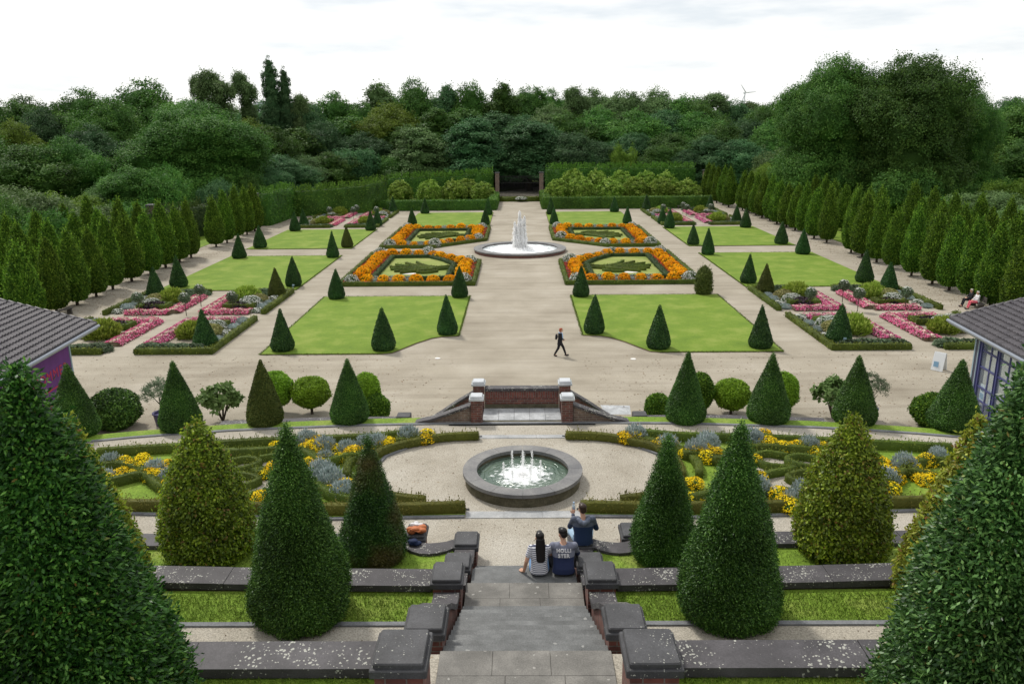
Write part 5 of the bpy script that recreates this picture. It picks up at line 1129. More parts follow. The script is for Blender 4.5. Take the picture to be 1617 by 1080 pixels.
# wood floor undergrowth that reads as one mass
rng=np.random.default_rng(9);lob=[]
for k in range(150):
    x=RN.uniform(-115,120);y=RN.uniform(156,172)
    if -9<x<12: y=RN.uniform(184,192)
    lob.append((x,y,1.2,RN.uniform(2.2,3.8)))
for k in range(60):
    s=RN.choice((-1,1));lob.append((s*RN.uniform(50,100),RN.uniform(85,150),1.0,RN.uniform(2.2,3.6)))
v,r=clump_cloud(lob,3200,22,.9,.45,.3,rng,.8);c=MB()
for l in lob: c.ball(l[:3],l[3]*.8,8,5)
um=np_mesh('undergrowth',v,r,(c.v,c.f));um.materials.append(MT['oak']);T(link('undergrowth',um),'dense dark undergrowth beneath the trees of the wood','undergrowth',kind='stuff')
# far building and wind turbine
MT['concrete']=simple('pale_concrete',(.5,.52,.55),.8,noise=.1,nscale=.3);MT['window_dark']=simple('window_glass',(.12,.15,.19),.2)
x,zt=GY(490,165,420);e_=T(empty('apartment_block',(x,420,0)),'pale flat roofed high building showing just above the trees behind the poplars','building')
b=MB();b.box(-28,3,-6,6,0,zt);b.box(-27,-14,-5,5,zt,zt+1.2);b.build('wall',MT['concrete'],e_)
for k in range(4):
    b=MB();b.box(-29,3,-6.05,-5.98,zt-2.3-3*k,zt-1.1-3*k);b.build('window',MT['window_dark'],e_)
x,zt=GY(1176,147,900);e_=T(empty('wind_turbine',(x,900,0)),'distant white three bladed wind turbine above the tree line on the right','wind turbine')
MT['white_paint']=simple('white_paint',(.62,.64,.68),.5)
b=MB();b.tube([(0,0,0),(0,0,zt)],[1.1,.7],10);b.build('tower',MT['white_paint'],e_,True)
b=MB();b.box(-.9,.9,-3,3,zt-.8,zt+.9,0,.2);b.build('nacelle',MT['white_paint'],e_)
for a in (math.radians(-35),math.radians(85),math.radians(205)):
    b=MB();d=(math.cos(math.pi/2-a),math.sin(math.pi/2-a));b.tube([(d[0]*r_,-5,zt+d[1]*r_) for r_ in (0,2.5,8,11)],[.4,.55,.35,.1],6);b.build('blade',MT['white_paint'],e_,True)
# ================================================================== PAVILIONS
def tiles():
    m,n,b=mat('roof_tiles');t=nn(n,'ShaderNodeTexCoord');a=texn(n,t.outputs['Object'],3,4,.6);r=ramp(n,[(.3,(.06,.055,.062)),(.7,(.125,.115,.125))]);n.links.new(a.outputs[0],r.inputs[0]);n.links.new(r.outputs[0],b.inputs['Base Color']);b.inputs['Roughness'].default_value=.55;return m
MT['tiles']=tiles();MT['gutter']=simple('zinc_gutter',(.30,.33,.38),.35,.6);MT['blue_steel']=simple('violet_blue_steel',(.045,.05,.16),.4,spec=.5);MT['pale_steel']=simple('pale_grey_steel',(.28,.36,.42),.4);MT['panel']=simple('grey_panel',(.075,.075,.10),.5)
MT['banner']=simple('purple_banner',(.115,.026,.165),.6,noise=.15,nscale=2);MT['letter']=simple('red_letter',(.42,.03,.07),.6);MT['paper']=simple('poster_paper',(.72,.74,.76),.6);MT['poster_blue']=simple('poster_blue',(.2,.35,.5),.6)
m,n,bb=mat('window_pane');bb.inputs['Base Color'].default_value=hexc(.5,.55,.6);bb.inputs['Roughness'].default_value=.03
tp=nn(n,'ShaderNodeBsdfTransparent');tp.inputs[0].default_value=hexc(.9,.93,.94);mx=nn(n,'ShaderNodeMixShader');mx.inputs[0].default_value=.14;n.links.new(tp.outputs[0],mx.inputs[1]);n.links.new(bb.outputs[0],mx.inputs[2]);n.links.new(mx.outputs[0],n.nodes['Material Output'].inputs[0]);MT['pane']=m
def roofmesh(s,L,Wd,rise,flip):
    """tiled slope: courses of overlapping rounded tiles; eave along x=0, slope rises outwards"""
    b=MB();slope=math.hypot(Wd,rise);nx=math.cos(math.atan2(rise,Wd));nz=math.sin(math.atan2(rise,Wd));cs=.34;nc=int(slope/cs);tw=.24;nt_=int(L/tw)
    for i in range(nc):
        d0=i*cs;d1=d0+cs+.04
        for j in range(nt_):
            y0=-j*tw;pts=[]
            for (u,h) in ((0,.0),(.25,.06),(.5,.075),(.72,.04),(.9,-.01),(1.0,.0)):
                pts.append((y0-u*tw,h))
            v=[];
            for (yy,h) in pts:
                v.append((s*(d0*nx-(h+.085)*nz),yy,d0*nz+(h+.085)*nx));v.append((s*(d1*nx-h*nz),yy,d1*nz+h*nx))
            v0=len(v);
            for (yy,h) in pts: v.append((s*(d0*nx-0*nz),yy,d0*nz))
            f=[(2*k,2*k+1,2*k+3,2*k+2) for k in range(5)]+[(v0+k,2*k,2*k+2,v0+k+1) for k in range(5)]
            b.add(v,f)
    return b
for s in (-1,1):
    # eave corner (far end) and wall corner from the survey
    ex,ey,ez=(20.35,36.9,3.96);wx,wy=20.5,34.5
    L=17.0;ang=math.radians(-4.3*s*-1 if False else (4.6 if s>0 else -4.6))
    e_=T(empty('glass_pavilion' if s>0 else 'pavilion',(s*ex,ey,0)),'pavilion with violet blue glazed steel front and grey tiled roof at the right' if s>0 else 'pavilion with grey tiled roof and big purple lettered banner wall at the left','building')
    e_.rotation_euler=(0,0,-math.radians(4.6)*s)
    rb=roofmesh(s,L,9,2.6,0);rf=rb.build('roof',MT['tiles'],e_,False,(0,0,ez));
    b=MB();b.add([(0,0,-.02),(0,-L,-.02),(s*9,-L,2.58),(s*9,0,2.58),(0,0,-.14),(0,-L,-.14),(s*9,-L,2.46),(s*9,0,2.46)],[(0,1,2,3),(7,6,5,4),(0,4,5,1),(3,2,6,7),(0,3,7,4),(1,5,6,2)]);b.build('deck',MT['panel'],rf)
    b=MB();sl=math.atan2(2.6,9)
    for k in range(24):
        d=k*.4;b.tube([(s*d*math.cos(sl),.02,d*math.sin(sl)+.07),(s*(d+.43)*math.cos(sl),.02,(d+.43)*math.sin(sl)+.10)],[.085,.10],8)
    b.build('verge_tile',MT['tiles'],rf,True)
    b=MB();b.tube([(-s*.07,.05,-.05),(-s*.07,-L,-.05)],.075,8);b.box(min(-s*.02,s*.03),max(-s*.02,s*.03),-L,.02,-.2,0.0);b.build('gutter',MT['gutter'],rf)
    if s>0:
        # steel and glass front
        X=.35;hb=3.75
        b=MB();b.box(X-.02,X+.30,-2.42,-2.10,0,hb+.1);b.build('corner_post',MT['panel'],e_)
        b=MB();b.box(X-.05,X-.02,-2.16,-2.06,0,hb);b.box(X-.05,X-.02,-2.46,-2.40,0,hb);b.build('trim',MT['pale_steel'],e_)
        for k in range(8):
            y=-2.6-1.55*k
            b=MB();b.box(X-.06,X+.10,y-.16,y,0,hb);b.box(X-.09,X-.06,y-.02,y+.01,0,hb);b.build('post',MT['blue_steel'],e_)
            if k<7:
                b=MB();
                for z in (.12,.95,1.55,2.45,3.2): b.box(X-.03,X+.05,y-1.55,y-.16,z,z+.08)
                b.box(X-.02,X+.04,y-.95,y-.88,.12,hb);b.build('window_frame',MT['blue_steel'],e_)
                b=MB();b.box(X+.0,X+.012,y-1.52,y-.16,.12,hb-.02);b.build('pane',MT['pane'],e_)
        b=MB();b.box(X-.02,X+.25,-14,-2.4,hb,hb+.22);b.build('beam',MT['blue_steel'],e_)
        b=MB();b.box(X+.3,8.2,-2.35,-2.2,0,.5);b.box(X+.3,8.2,-2.32,-2.24,3.4,3.6);
        for k in range(6): b.box(X+.3+1.55*k,X+.4+1.55*k,-2.33,-2.23,.5,hb+.1+.42*k)
        b.build('back_frame',MT['blue_steel'],e_)
        b=MB();b.box(X+.35,8.2,-2.285,-2.275,.5,3.4);b.build('pane',MT['pane'],e_)
        b=MB();b.box(X-.1,8.4,-14,-2.05,-.1,.10);b.build('floor',MT['pale_slab'],e_)
        b=MB();b.box(X+.03,X+.05,-3.35,-2.95,1.0,1.75);b.build('poster',MT['paper'],e_)
        b=MB();b.box(X+.018,X+.028,-3.3,-3.0,1.1,1.35);b.box(X+.018,X+.028,-3.25,-3.05,1.45,1.6);b.build('poster_print',MT['poster_blue'],e_)
        b=MB();b.box(X+.1,X+.13,-4.0,-3.6,.9,1.7);b.build('poster',MT['paper'],e_)
    else:
        X=-.35
        b=MB();b.box(X-8,X,-14,-2.3,0,3.75);b.build('wall',MT['panel'],e_)
        b=MB();b.box(X-.02,X+.06,-2.36,-2.26,0,3.8);b.box(X,X+.05,-13,-2.36,3.72,3.8);b.build('trim',MT['pale_steel'],e_)
        b=MB();b.box(X+.005,X+.04,-12.5,-2.40,.1,3.68);bn=b.build('banner',MT['banner'],e_)
        b=MB();b.box(X+.042,X+.052,-9.0,-2.75,2.13,2.19);b.build('red_line',MT['letter'],bn)
        def text(t,y1,z,size,sp=1.0,mt_='letter',par=None,M=None,name='lettering',ext=.006):
            cu=bpy.data.curves.new('t','FONT');cu.body=t;cu.size=size;cu.space_character=sp;cu.extrude=ext;cu.align_x='RIGHT'
            to=bpy.data.objects.new('t',cu);COL.objects.link(to);dg=bpy.context.evaluated_depsgraph_get();dg.update()
            me=bpy.data.meshes.new_from_object(to.evaluated_get(dg));bpy.data.objects.remove(to)
            me.materials.clear();me.materials.append(MT[mt_]);o=bpy.data.objects.new(name,me);COL.objects.link(o);o.parent=par;o.matrix_local=M;return o
        def Mx(x,y,z): return Matrix(((0,0,1,x),(1,0,0,y),(0,1,0,z),(0,0,0,1)))
        text('KLOSTERSOMMER',0,0,.62,1.25,par=bn,M=Mx(X+.047,-2.75,2.55))
        text('KAMP',0,0,1.05,1.25,par=bn,M=Mx(X+.047,-3.3,.85))
# sandwich board, benches, bottle, bags
x,y=G(1482,584,0);e_=T(empty('sandwich_board',(x,y,0),math.radians(-48)),'white folding board standing alone on the gravel near the glass pavilion','sign')
for k,sg in enumerate((-1,1)):
    b=MB();b.add([(-.3,sg*.28,.02),(.3,sg*.28,.02),(.3,sg*.03,.98),(-.3,sg*.03,.98),(-.3,sg*.31,.02),(.3,sg*.31,.02),(.3,sg*.06,.98),(-.3,sg*.06,.98)],[(0,1,2,3),(7,6,5,4),(0,4,5,1),(1,5,6,2),(2,6,7,3),(3,7,4,0)]);b.build('panel',MT['paper'],e_)
b=MB();b.add([(-.2,-.285,.22),(.05,-.285,.22),(.05,-.225,.5),(-.2,-.225,.5)],[(0,1,2,3)]);b.build('print',MT['poster_blue'],e_)
def bench(x,y,rz,label,back=False):
    e_=T(empty('park_bench',(x,y,0),rz),label,'bench')
    b=MB()
    for k in range(4): b.box(-1.0,1.0,-.22+.12*k,-.12+.12*k,.42,.46)
    b.build('seat',MT['wood_dark'],e_)
    for sx in (-.8,.8):
        b=MB();b.box(sx-.05,sx+.05,-.2,.2,0,.42);b.build('leg',MT['wood_dark'],e_)
    if back:
        b=MB()
        for k in range(3): b.box(-1,1,.26,.3,.55+.14*k,.65+.14*k)
        b.build('backrest',MT['wood_dark'],e_)
x,y=G(97,497,.2);bench(x-.2,y+.3,math.radians(75),'dark weathered bench under the near left hornbeams above the pavilion roof')
for px,lab in ((603,'dark bench against the left low hedge, left one'),(515,'dark bench beside the distant left star bed')): 
    x,y=G(px,331.5 if px==603 else 332,0);bench(x,min(y,125.2),0,lab)
x,y=G(1080,330,0);bench(x,125.9,0,'dark bench against the right low hedge')
# ================================================================== PEOPLE
def skinm(name,c,rough=.55): MT[name]=simple(name,c,rough)
skinm('skin',(.50,.29,.20));skinm('hair_black',(.012,.010,.010),.35);skinm('hair_brown',(.035,.02,.014),.4);skinm('hair_red',(.30,.055,.02),.45);skinm('hair_white',(.62,.58,.52),.5)
skinm('jeans',(.13,.24,.42),.8);skinm('light_jeans',(.30,.42,.55),.8);skinm('black_cloth',(.012,.012,.016),.8);skinm('navy',(.010,.02,.06),.8);skinm('slate',(.13,.15,.20),.8);skinm('grey_blue',(.20,.22,.28),.8);skinm('white_cloth',(.65,.64,.66),.8);skinm('scarf_blue',(.40,.55,.75),.8);skinm('pink_cloth',(.62,.12,.16),.8);skinm('tan_leather',(.42,.13,.045),.55);skinm('lips',(.35,.10,.09));skinm('shoe',(.02,.02,.025),.5)
def split_mat(name,fn):
    """cloth whose colour changes with height on the body"""
    m,n,b=mat(name);t=nn(n,'ShaderNodeTexCoord');sp=nn(n,'ShaderNodeSeparateXYZ');n.links.new(t.outputs['Object'],sp.inputs[0]);fn(n,b,sp);b.inputs['Roughness'].default_value=.85;MT[name]=m
def f1(n,b,sp):
    w_=nn(n,'ShaderNodeMath',operation='SINE');q=nn(n,'ShaderNodeMath',operation='MULTIPLY');q.inputs[1].default_value=2*math.pi/.036;n.links.new(sp.outputs[2],q.inputs[0]);n.links.new(q.outputs[0],w_.inputs[0])
    g=nn(n,'ShaderNodeMath',operation='GREATER_THAN');g.inputs[1].default_value=.35;n.links.new(w_.outputs[0],g.inputs[0]);n.links.new(mixc(n,(.70,.70,.74),(.05,.06,.12),g.outputs[0]),b.inputs['Base Color'])
split_mat('striped_tee',f1)
def f2(th,lo,hi):
    def f(n,b,sp):
        g=nn(n,'ShaderNodeMath',operation='GREATER_THAN');g.inputs[1].default_value=th;n.links.new(sp.outputs[2],g.inputs[0]);n.links.new(mixc(n,lo,hi,g.outputs[0]),b.inputs['Base Color'])
    return f
split_mat('grey_navy_shirt',f2(.36,(.012,.022,.075),(.17,.18,.24)));split_mat('slate_navy_jacket',f2(.44,(.006,.022,.07),(.085,.10,.14)))
def fuse(b,name,m,parent,vox,smooth=4,loc=(0,0,0)):
    """fuse overlapping tapered shapes into one continuous skin"""
    o=b.build(name,MT[m] if isinstance(m,str) else m,None,True)
    r=o.modifiers.new('r','REMESH');r.mode='VOXEL';r.voxel_size=vox;r.use_smooth_shade=True
    q=o.modifiers.new('s','SMOOTH');q.iterations=smooth;q.factor=.5
    dg=bpy.context.evaluated_depsgraph_get();dg.update();me=bpy.data.meshes.new_from_object(o.evaluated_get(dg));old=o.data;o.modifiers.clear();o.data=me
    if not me.materials: me.materials.append(MT[m])
    o.parent=parent;o.location=loc;return o
def limb(b,pts,rad,seg=10):
    b.tube(pts,rad,seg)
    for p,r in zip(pts,rad): b.ball(p,r*1.0,8,6)
def torso(b,secs,seg=16):
    """secs: (centre, half width, half depth, lean axis ignored)"""
    v=[];
    for c,wx_,dy in secs:
        for k in range(seg):
            t=2*math.pi*k/seg;ct,st=math.cos(t),math.sin(t);v.append((c[0]+wx_*math.copysign(abs(ct)**.8,ct),c[1]+dy*math.copysign(abs(st)**.8,st),c[2]))
    n=len(secs);f=[(i*seg+k,i*seg+(k+1)%seg,(i+1)*seg+(k+1)%seg,(i+1)*seg+k) for i in range(n-1) for k in range(seg)]+[tuple(range(seg))[::-1],tuple((n-1)*seg+k for k in range(seg))]
    b.add(v,f)
def hand(b,w_,d,side=(1,0,0),up=(0,0,1)):
    """palm and five bent fingers from the wrist w_ along d"""
    w_=Vector(w_);d=Vector(d).normalized();sd=Vector(side);sd=(sd-d*sd.dot(d)).normalized();up=sd.cross(d)
    for k in range(5):
        b.ball(tuple(w_+d*(.02+.014*k)),(.022,.022,.018),8,6)
    for k,(o,L) in enumerate(((-.030,.062),(-.010,.074),(.010,.078),(.030,.068))):
        a=w_+d*.075+sd*o;p1=a+d*L*.5-up*.006;p2=a+d*L-up*.022;b.tube([tuple(w_+d*.03+sd*o*.8),tuple(a),tuple(p1),tuple(p2)],[.012,.0105,.0098,.008],6)
    a=w_+d*.02-sd*.028;b.tube([tuple(a),tuple(a+d*.025-sd*.03),tuple(a+d*.06-sd*.038)],[.013,.011,.009],6)
def head(b,c,yaw,pitch=0,sc=1.0):
    """skull, jaw, nose and ears; faces +y before turning"""
    R_=Matrix.Rotation(yaw,3,'Z')@Matrix.Rotation(pitch,3,'X');C_=Vector(c);P=lambda x,y,z: tuple(C_+R_@(Vector((x,y,z))*sc))
    b2=MB();b2.ball((0,-.008,.03),(.074,.092,.088),14,10);b2.ball((0,.028,-.035),(.056,.062,.072),12,8);b2.ball((0,.055,-.085),(.030,.026,.022),8,6)
    b2.tube([(0,.086,.02),(0,.112,-.018)],[.008,.014],6);b2.ball((0,.11,-.02),.014,6,5)
    for s_ in (-1,1): b2.ball((s_*.077,-.002,-.008),(.010,.020,.030),8,6)
    b2.ball((0,.086,-.052),(.024,.010,.007),8,5)
    b.add([P(*v) for v in b2.v],b2.f);return P,R_
def face(P,parent):
    for s_ in (-1,1):
        b=MB();b.ball(P(s_*.028,.083,.012),.009,8,6);b.build('eye',MT['black_cloth'],parent,True)
    b=MB();b.ball(P(0,.092,-.052),(.018,.006,.005),8,5);b.build('mouth',MT['lips'],parent,True)
def person(name_label,loc,rz,seat,J):
    e_=T(empty('person',loc,rz),name_label,'person');return e_
def human(e_,J,hyaw,hpitch,shirt,trousers,hair,hairfn,sleeve=.5,shirt_vox=.011,fingers=True,shoe='shoe',torso_secs=None,w=1.0):
    """J: joint dictionary in the person's own axes (metres)"""
    b=MB();g=lambda k:Vector(J[k])
    torso(b,torso_secs or [])
    limb(b,[g('chest'),g('neck'),g('head')-Vector((0,0,.06))],[.075,.052,.05])
    for s_ in 'LR':
        limb(b,[g('sh'+s_),g('el'+s_),g('wr'+s_)],[.052,.040,.027]);limb(b,[g('hip'+s_),g('kn'+s_),g('an'+s_)],[.085,.058,.036])
        limb(b,[g('an'+s_),g('an'+s_)+Vector((0,.06,-.05)),g('to'+s_)],[.036,.04,.028])
        d=g('hd'+s_)-g('wr'+s_);hand(b,g('wr'+s_),d,J.get('sd'+s_,(1,0,0)))
    P,R_=head(b,g('head'),hyaw,hpitch);fuse(b,'body','skin',e_,.0085,2);face(P,e_)
    # clothing
    b=MB();torso(b,[(c,wx_+.014,dy+.014) for c,wx_,dy in torso_secs])
    for s_ in 'LR':
        a,m_,c=g('sh'+s_),g('el'+s_),g('wr'+s_)
        if sleeve>.9: limb(b,[g('chest')*.4+a*.6,a,m_,m_.lerp(c,.92)],[.09,.070,.056,.043])
        else: limb(b,[g('chest')*.4+a*.6,a,a.lerp(m_,.55)],[.088,.066,.060])
    sh=fuse(b,'shirt',shirt,e_,shirt_vox,5)
    b=MB();torso(b,[((torso_secs[0][0][0],torso_secs[0][0][1],torso_secs[0][0][2]),torso_secs[0][1]+.012,torso_secs[0][2]+.012),((torso_secs[1][0][0],torso_secs[1][0][1],torso_secs[1][0][2]*.7),torso_secs[1][1]+.01,torso_secs[1][2]+.01)])
    for s_ in 'LR': limb(b,[g('hip'+s_),g('kn'+s_),g('kn'+s_).lerp(g('an'+s_),.95)],[.102,.075,.056])
    fuse(b,'trousers',trousers,e_,.012,5)
    for s_ in 'LR':
        b=MB();a=g('an'+s_);t_=g('to'+s_);limb(b,[a+Vector((0,-.03,-.055)),(a+t_)/2+Vector((0,0,-.03)),t_],[.045,.046,.038]);fuse(b,'shoe',shoe,e_,.01,2)
    b=MB();hairfn(b,P,R_);fuse(b,'hair',hair,e_,.009,2);return sh
def short_hair(b,P,R_):
    for (x,y,z,rx,ry,rz_) in ((0,-.02,.055,.083,.095,.078),(0,-.06,.0,.072,.05,.07),(0,.045,.100,.055,.045,.030)):
        q=MB();q.ball((x,y,z),(rx,ry,rz_),14,9);b.add([P(*v) for v in q.v],q.f)
def long_hair(b,P,R_):
    short_hair(b,P,R_);q=MB()
    for k in range(9):
        t=k/8;q.ball((0.0,-.075-.03*t,-.02-.36*t),(.088+.012*math.sin(t*3),.045,.06),12,7)
    b.add([P(*v) for v in q.v],q.f)
sit_t=lambda lean,w:[((0,.0,.06),.17*w,.115),((0,.0,.16),.155*w,.105),((0,lean*.35,.28),.150*w,.10),((0,lean*.7,.40),.172*w,.108),((0,lean*.9,.50),.175*w,.10),((0,lean,.565),.120*w,.075)]
# girl in the striped tee
gx,gy=.285,13.10
e_=T(empty('person',(gx,gy,5.04),0),'seated person with long black hair, striped tee and jeans, left of the three on the steps','person')
human(e_,dict(chest=(0,.03,.46),neck=(.0,.045,.58),head=(.01,.07,.715),shL=(-.155,.03,.535),shR=(.155,.03,.535),elL=(-.235,-.03,.29),wrL=(-.285,.03,.055),hdL=(-.32,.10,.03),elR=(.21,.17,.33),wrR=(.15,.36,.28),hdR=(.13,.44,.26),hipL=(-.09,.05,.09),hipR=(.09,.05,.09),knL=(-.12,.46,.16),knR=(.12,.48,.16),anL=(-.10,.62,-.32),anR=(.11,.64,-.32),toL=(-.11,.78,-.40),toR=(.12,.80,-.40),sdL=(0,-1,0)),.12,-.1,'striped_tee','jeans','hair_black',long_hair,.5,torso_secs=sit_t(.05,.92))
# man with printed shirt
e_=T(empty('person',(.735,13.10,5.04),0),'seated bearded person in a grey and navy lettered shirt, middle of the three','person')
sh=human(e_,dict(chest=(0,.10,.48),neck=(0,.15,.60),head=(-.01,.20,.72),shL=(-.20,.09,.55),shR=(.20,.09,.55),elL=(-.27,.25,.30),wrL=(-.14,.46,.27),hdL=(-.07,.52,.25),elR=(.27,.25,.30),wrR=(.14,.46,.25),hdR=(.07,.52,.23),hipL=(-.10,.05,.09),hipR=(.10,.05,.09),knL=(-.24,.42,.22),knR=(.22,.46,.20),anL=(-.18,.62,-.30),anR=(.16,.64,-.30),toL=(-.19,.78,-.40),toR=(.17,.80,-.40)),.45,-.35,'grey_navy_shirt','black_cloth','hair_black',short_hair,1.0,torso_secs=sit_t(.14,1.18))
def flat_text(t,size,par,M,mt_):
    cu=bpy.data.curves.new('t','FONT');cu.body=t;cu.size=size;cu.space_character=1.15;cu.extrude=.012;cu.offset=.003;cu.align_x='CENTER'
    to=bpy.data.objects.new('t',cu);COL.objects.link(to);dg=bpy.context.evaluated_depsgraph_get();dg.update();me=bpy.data.meshes.new_from_object(to.evaluated_get(dg));bpy.data.objects.remove(to);me.materials.clear();me.materials.append(MT[mt_])
    o=bpy.data.objects.new('lettering',me);COL.objects.link(o);o.parent=par;o.matrix_local=M
flat_text('HOLLI',.088,sh,Matrix.Translation((0,-.030,.475))@Matrix.Rotation(math.radians(72),4,'X'),'white_cloth')
flat_text('STER',.088,sh,Matrix.Translation((0,-.058,.385))@Matrix.Rotation(math.radians(72),4,'X'),'white_cloth')
# man on the bench
e_=T(empty('person',(1.205,14.46,4.86),math.radians(3)),'seated person in a slate and navy hooded jacket on the curved bench','person')
human(e_,dict(chest=(0,.06,.50),neck=(0,.08,.61),head=(-.01,.12,.745),shL=(-.19,.05,.57),shR=(.19,.05,.57),elL=(-.25,.20,.33),wrL=(-.16,.36,.52),hdL=(-.155,.39,.60),elR=(.28,.12,.32),wrR=(.16,.33,.28),hdR=(.10,.40,.27),hipL=(-.10,.05,.09),hipR=(.10,.05,.09),knL=(-.20,.44,.10),knR=(.20,.44,.10),anL=(-.18,.48,-.36),anR=(.18,.50,-.36),toL=(-.19,.64,-.42),toR=(.19,.66,-.42)),.25,-.15,'slate_navy_jacket','light_jeans','hair_brown',short_hair,1.0,torso_secs=sit_t(.07,1.15))
b=MB();limb(b,[(-.10,-.03,.60),(-.06,-.07,.56),(0,-.085,.54),(.06,-.07,.56),(.10,-.03,.60)],[.045,.055,.06,.055,.045]);fuse(b,'hood','slate',e_,.01,3)
m,n,bb=mat('bottle_plastic');bb.inputs['Base Color'].default_value=hexc(.65,.78,.88);bb.inputs['Roughness'].default_value=.1;bb.inputs['Transmission Weight'].default_value=.5;MT['bottle']=m
e_=T(empty('water_bottle',(1.035,14.87,5.40)),'clear plastic water bottle with blue cap held up by the person on the bench','bottle')
b=MB();b.lathe([(.001,0),(.032,0),(.034,.02),(.034,.13),(.030,.15),(.014,.185),(.014,.20)],14);b.build('bottle_body',MT['bottle'],e_,True)
b=MB();b.lathe([(.016,.20),(.016,.222),(.001,.223)],12);b.build('cap',MT['scarf_blue'],e_);b=MB();b.lathe([(.0345,.05),(.0345,.10)],14,cap=False);b.build('label_band',MT['poster_blue'],e_)
# bag, paper and jacket on the left pier and bench
px_,py_=-2.23,14.98
e_=T(empty('shoulder_bag',(px_+.02,py_-.10,4.95)),'crumpled tan leather bag lying on the low pier left of the stairs','bag')
b=MB();rb_=random.Random(4)
for k in range(14): b.ball((rb_.uniform(-.15,.15),rb_.uniform(-.10,.10),rb_.uniform(.04,.11)),(rb_.uniform(.06,.10),rb_.uniform(.04,.08),rb_.uniform(.04,.07)),9,6)
fuse(b,'bag_body','tan_leather',e_,.012,1)
b=MB();b.tube([(-.15,-.05,.08),(-.1,-.16,.13),(.05,-.18,.10),(.16,-.06,.07)],.012,6);b.build('strap',MT['tan_leather'],e_,True)
b=MB()
for k in range(8): b.ball((px_+rb_.uniform(-.10,.08),py_+.14+rb_.uniform(-.05,.05),4.99+rb_.uniform(0,.04)),(.06,.04,.03),8,5)
T(fuse(b,'crumpled_scarf','white_cloth',None,.012,1),'crumpled white cloth behind the tan bag on the pier','cloth')
b=MB()
for k in range(8): b.ball((-2.20+rb_.uniform(-.12,.10),14.52+rb_.uniform(-.06,.06),4.90+rb_.uniform(0,.05)),(.08,.06,.04),8,5)
T(fuse(b,'folded_jacket','navy',None,.012,1),'dark navy jacket bundle on the bench in front of the tan bag','jacket')
# walking woman
x,y=G(884,562,0);e_=T(empty('person',(x,y,0),math.radians(-92)),'red haired person in a dark coat with a pale blue scarf walking across the gravel','person')
stt=[((0,0,.86),.155,.11),((0,0,.96),.145,.10),((0,.0,1.08),.135,.095),((0,.01,1.22),.16,.11),((0,.01,1.32),.165,.10),((0,.02,1.39),.11,.075)]
human(e_,dict(chest=(0,.01,1.3),neck=(0,.02,1.42),head=(0,.06,1.545),shL=(-.15,.01,1.36),shR=(.15,.01,1.36),elL=(-.20,-.06,1.08),wrL=(-.17,.12,.90),hdL=(-.17,.2,.86),elR=(.20,.06,1.1),wrR=(.17,.24,1.02),hdR=(.15,.31,1.03),hipL=(-.08,0,.86),hipR=(.08,0,.86),knL=(-.09,.20,.50),knR=(.09,-.10,.48),anL=(-.08,.34,.10),anR=(.08,-.30,.13),toL=(-.08,.50,.05),toR=(.08,-.19,.03)),0,0,'black_cloth','black_cloth','hair_red',lambda b,P,R_:(short_hair(b,P,R_),[b.ball(P(0,-.06,-.05-.05*k),(.07,.05,.05),8,6) for k in range(3)]),1.0,torso_secs=stt)
b=MB();torso(b,[((0,-.01,.66),.19,.15),((0,0,.85),.185,.14),((0,0,1.0),.165,.125)]);fuse(b,'coat_skirt','black_cloth',e_,.014,3)
b=MB();limb(b,[(-.09,.02,1.40),(0,.10,1.38),(.09,.02,1.40),(.06,-.06,1.42)],[.04,.045,.04,.04]);limb(b,[(.05,.13,1.34),(.06,.15,1.15),(.05,.14,.98)],[.04,.045,.03]);fuse(b,'scarf','scarf_blue',e_,.012,2)
e_=T(empty('backpack',(x,y,0),math.radians(-92)),'small dark backpack on the back of the walking person','backpack')
b=MB();b.ball((0,-.20,1.16),(.13,.08,.17),12,8);b.ball((0,-.22,1.06),(.11,.07,.08),10,6);fuse(b,'pack',"black_cloth",e_,.012,2)
b=MB();b.tube([(-.1,-.15,1.28),(-.11,0,1.41),(-.1,.11,1.25),(-.12,-.1,1.04)],.014,6);b.build('strap',MT['slate'],e_,True)
# couple on the bench
x0,y0=34.0-1.35,56.2;rzb=math.radians(78)
bench(x0+.15,y0,rzb-math.pi,'dark bench carrying the two seated people at the right avenue',True)
for k,(dy,lab,sh_,tr_,hr_) in enumerate(((.42,'white haired person in dark clothes seated on the bench at right avenue, left one','black_cloth','black_cloth','hair_white'),(-.38,'fair haired person in a white top and pink seated on the bench at the right avenue','white_cloth','pink_cloth','hair_white'))):
    e_=T(empty('person',(x0-.08,y0+dy,.46),rzb+math.radians(6)),lab,'person')
    human(e_,dict(chest=(0,-.02,.48),neck=(0,.0,.60),head=(0,.03,.73),shL=(-.19,-.01,.55),shR=(.19,-.01,.55),elL=(-.25,.08,.30),wrL=(-.10,.30,.22),hdL=(-.03,.36,.20),elR=(.25,.08,.30),wrR=(.10,.30,.22),hdR=(.03,.36,.20),hipL=(-.10,.05,.08),hipR=(.10,.05,.08),knL=(-.12,.46,.08),knR=(.12,.46,.08),anL=(-.11,.60,-.34),anR=(.12,.56,-.34),toL=(-.12,.76,-.42),toR=(.13,.72,-.42)),0,0,sh_,tr_,hr_,short_hair,1.0,torso_secs=sit_t(0,1.1))
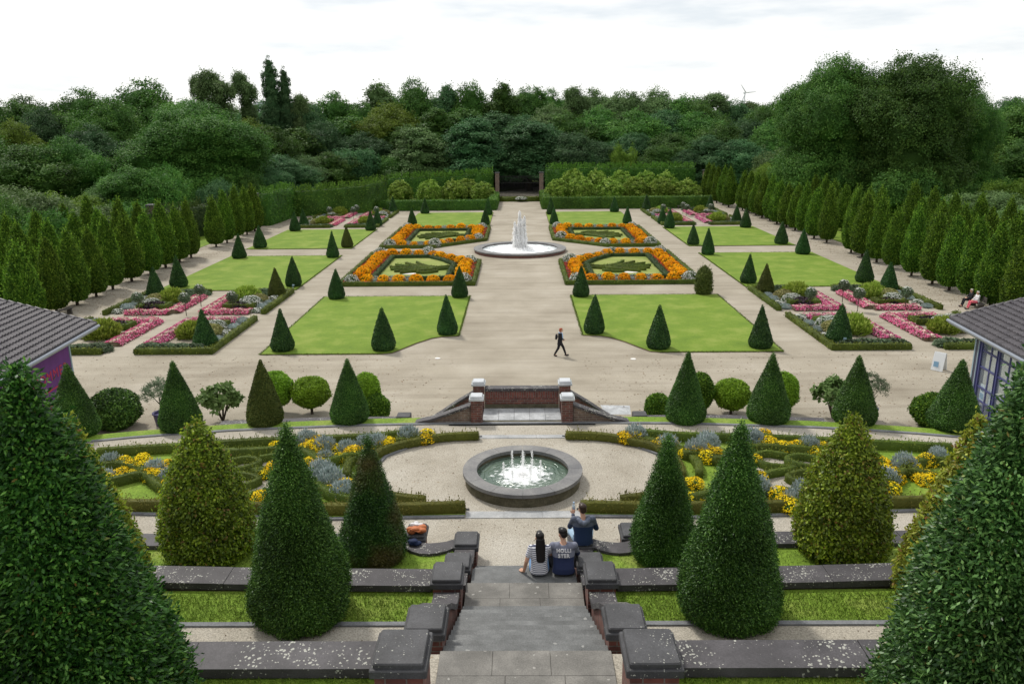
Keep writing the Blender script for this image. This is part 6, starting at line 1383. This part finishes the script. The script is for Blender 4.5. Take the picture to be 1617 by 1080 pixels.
# ================================================================== NEAR GRASS BLADES AND FALLEN LEAVES
rng=np.random.default_rng(77);Ps=[]
def scatter(n,x0,x1,y0,y1,z):
    x=rng.uniform(x0,x1,n)*rng.choice([-1,1],n);Ps.append(np.stack([x,rng.uniform(y0,y1,n),np.full(n,z)],1))
scatter(14000,1.65,4.6,6.2,7.18,7.42);scatter(26000,1.6,8.5,11.06,11.84,5.45);scatter(9000,1.6,9,12.45,14.3,4.80)
P=np.concatenate(Ps);N=np.tile([0,0,1.],(len(P),1))+rng.normal(size=(len(P),3))*.5
v=leaf_quads(P,N,.055,.010,rng,.8);me=np_mesh('grass_blades',v,rng.uniform(0,1,len(P)))
MT['blade']=foliage('blade_foliage',[(0,(.07,.14,.015)),(.6,(.12,.21,.022)),(1,(.22,.26,.06))],.15,.6,.3,1);me.materials.append(MT['blade']);T(link('grass_blades',me),'short green grass blades on the terraced strips','grass',kind='stuff')
rng=np.random.default_rng(78);Ps=[];scatter(500,0,9,7.7,10.9,5.442);scatter(900,0,4,15.2,22,4.402);P=np.concatenate(Ps);P[:,2]+=.004;v=leaf_quads(P,np.tile([0,0,1.],(len(P),1)),.035,.022,rng,.06);me=np_mesh('fallen_leaves',v,rng.uniform(0,1,len(P)));MT['dead']=foliage('dead_leaf',[(0,(.10,.06,.03)),(1,(.25,.16,.08))],.1);me.materials.append(MT['dead']);T(link('fallen_leaves',me),'scattered dry brown leaves on the gravel','leaves',kind='stuff')


rng=np.random.default_rng(79);Ps=[];scatter(9000,31.5,35.6,40,130,.004);scatter(2500,3.6,31,30,45,.004);P=np.concatenate(Ps);v=leaf_quads(P,np.tile([0,0,1.],(len(P),1)),.10,.07,rng,.05);me=np_mesh('leaf_litter',v,rng.uniform(0,1,len(P)));me.materials.append(MT['dead']);T(link('leaf_litter',me),'brown leaf litter scattered under the avenues of hornbeams','leaves',kind='stuff')
rng=np.random.default_rng(80);Ps=[]
for s in (-1,1):
    for (xa,ya,xb,yb) in ((3.95,49.2,3.95,61.4),(15.45,45.15,15.45,61.4),(3.95,61.4,15.45,61.4),(8.2,45.15,15.45,45.15),(18.45,64.2,30.1,64.2),(18.45,64.2,18.45,81.9),(18.45,81.9,30.1,81.9),(18.45,86.7,30.1,86.7),(18.45,86.7,18.45,103.3)):
        n_=int(math.hypot(xb-xa,yb-ya)*90);u=rng.uniform(0,1,n_);Ps.append(np.stack([s*(xa+(xb-xa)*u)+rng.normal(size=n_)*.035,ya+(yb-ya)*u+rng.normal(size=n_)*.035,np.full(n_,.03)],1))
P=np.concatenate(Ps);v=leaf_quads(P,np.tile([0,0,1.],(len(P),1))+rng.normal(size=(len(P),3))*.7,.09,.03,rng,.6);me=np_mesh('grass_fringe',v,rng.uniform(0,1,len(P)));me.materials.append(MT['blade']);T(link('grass_fringe',me),'ragged grass fringe along the lawn edges','grass',kind='stuff')
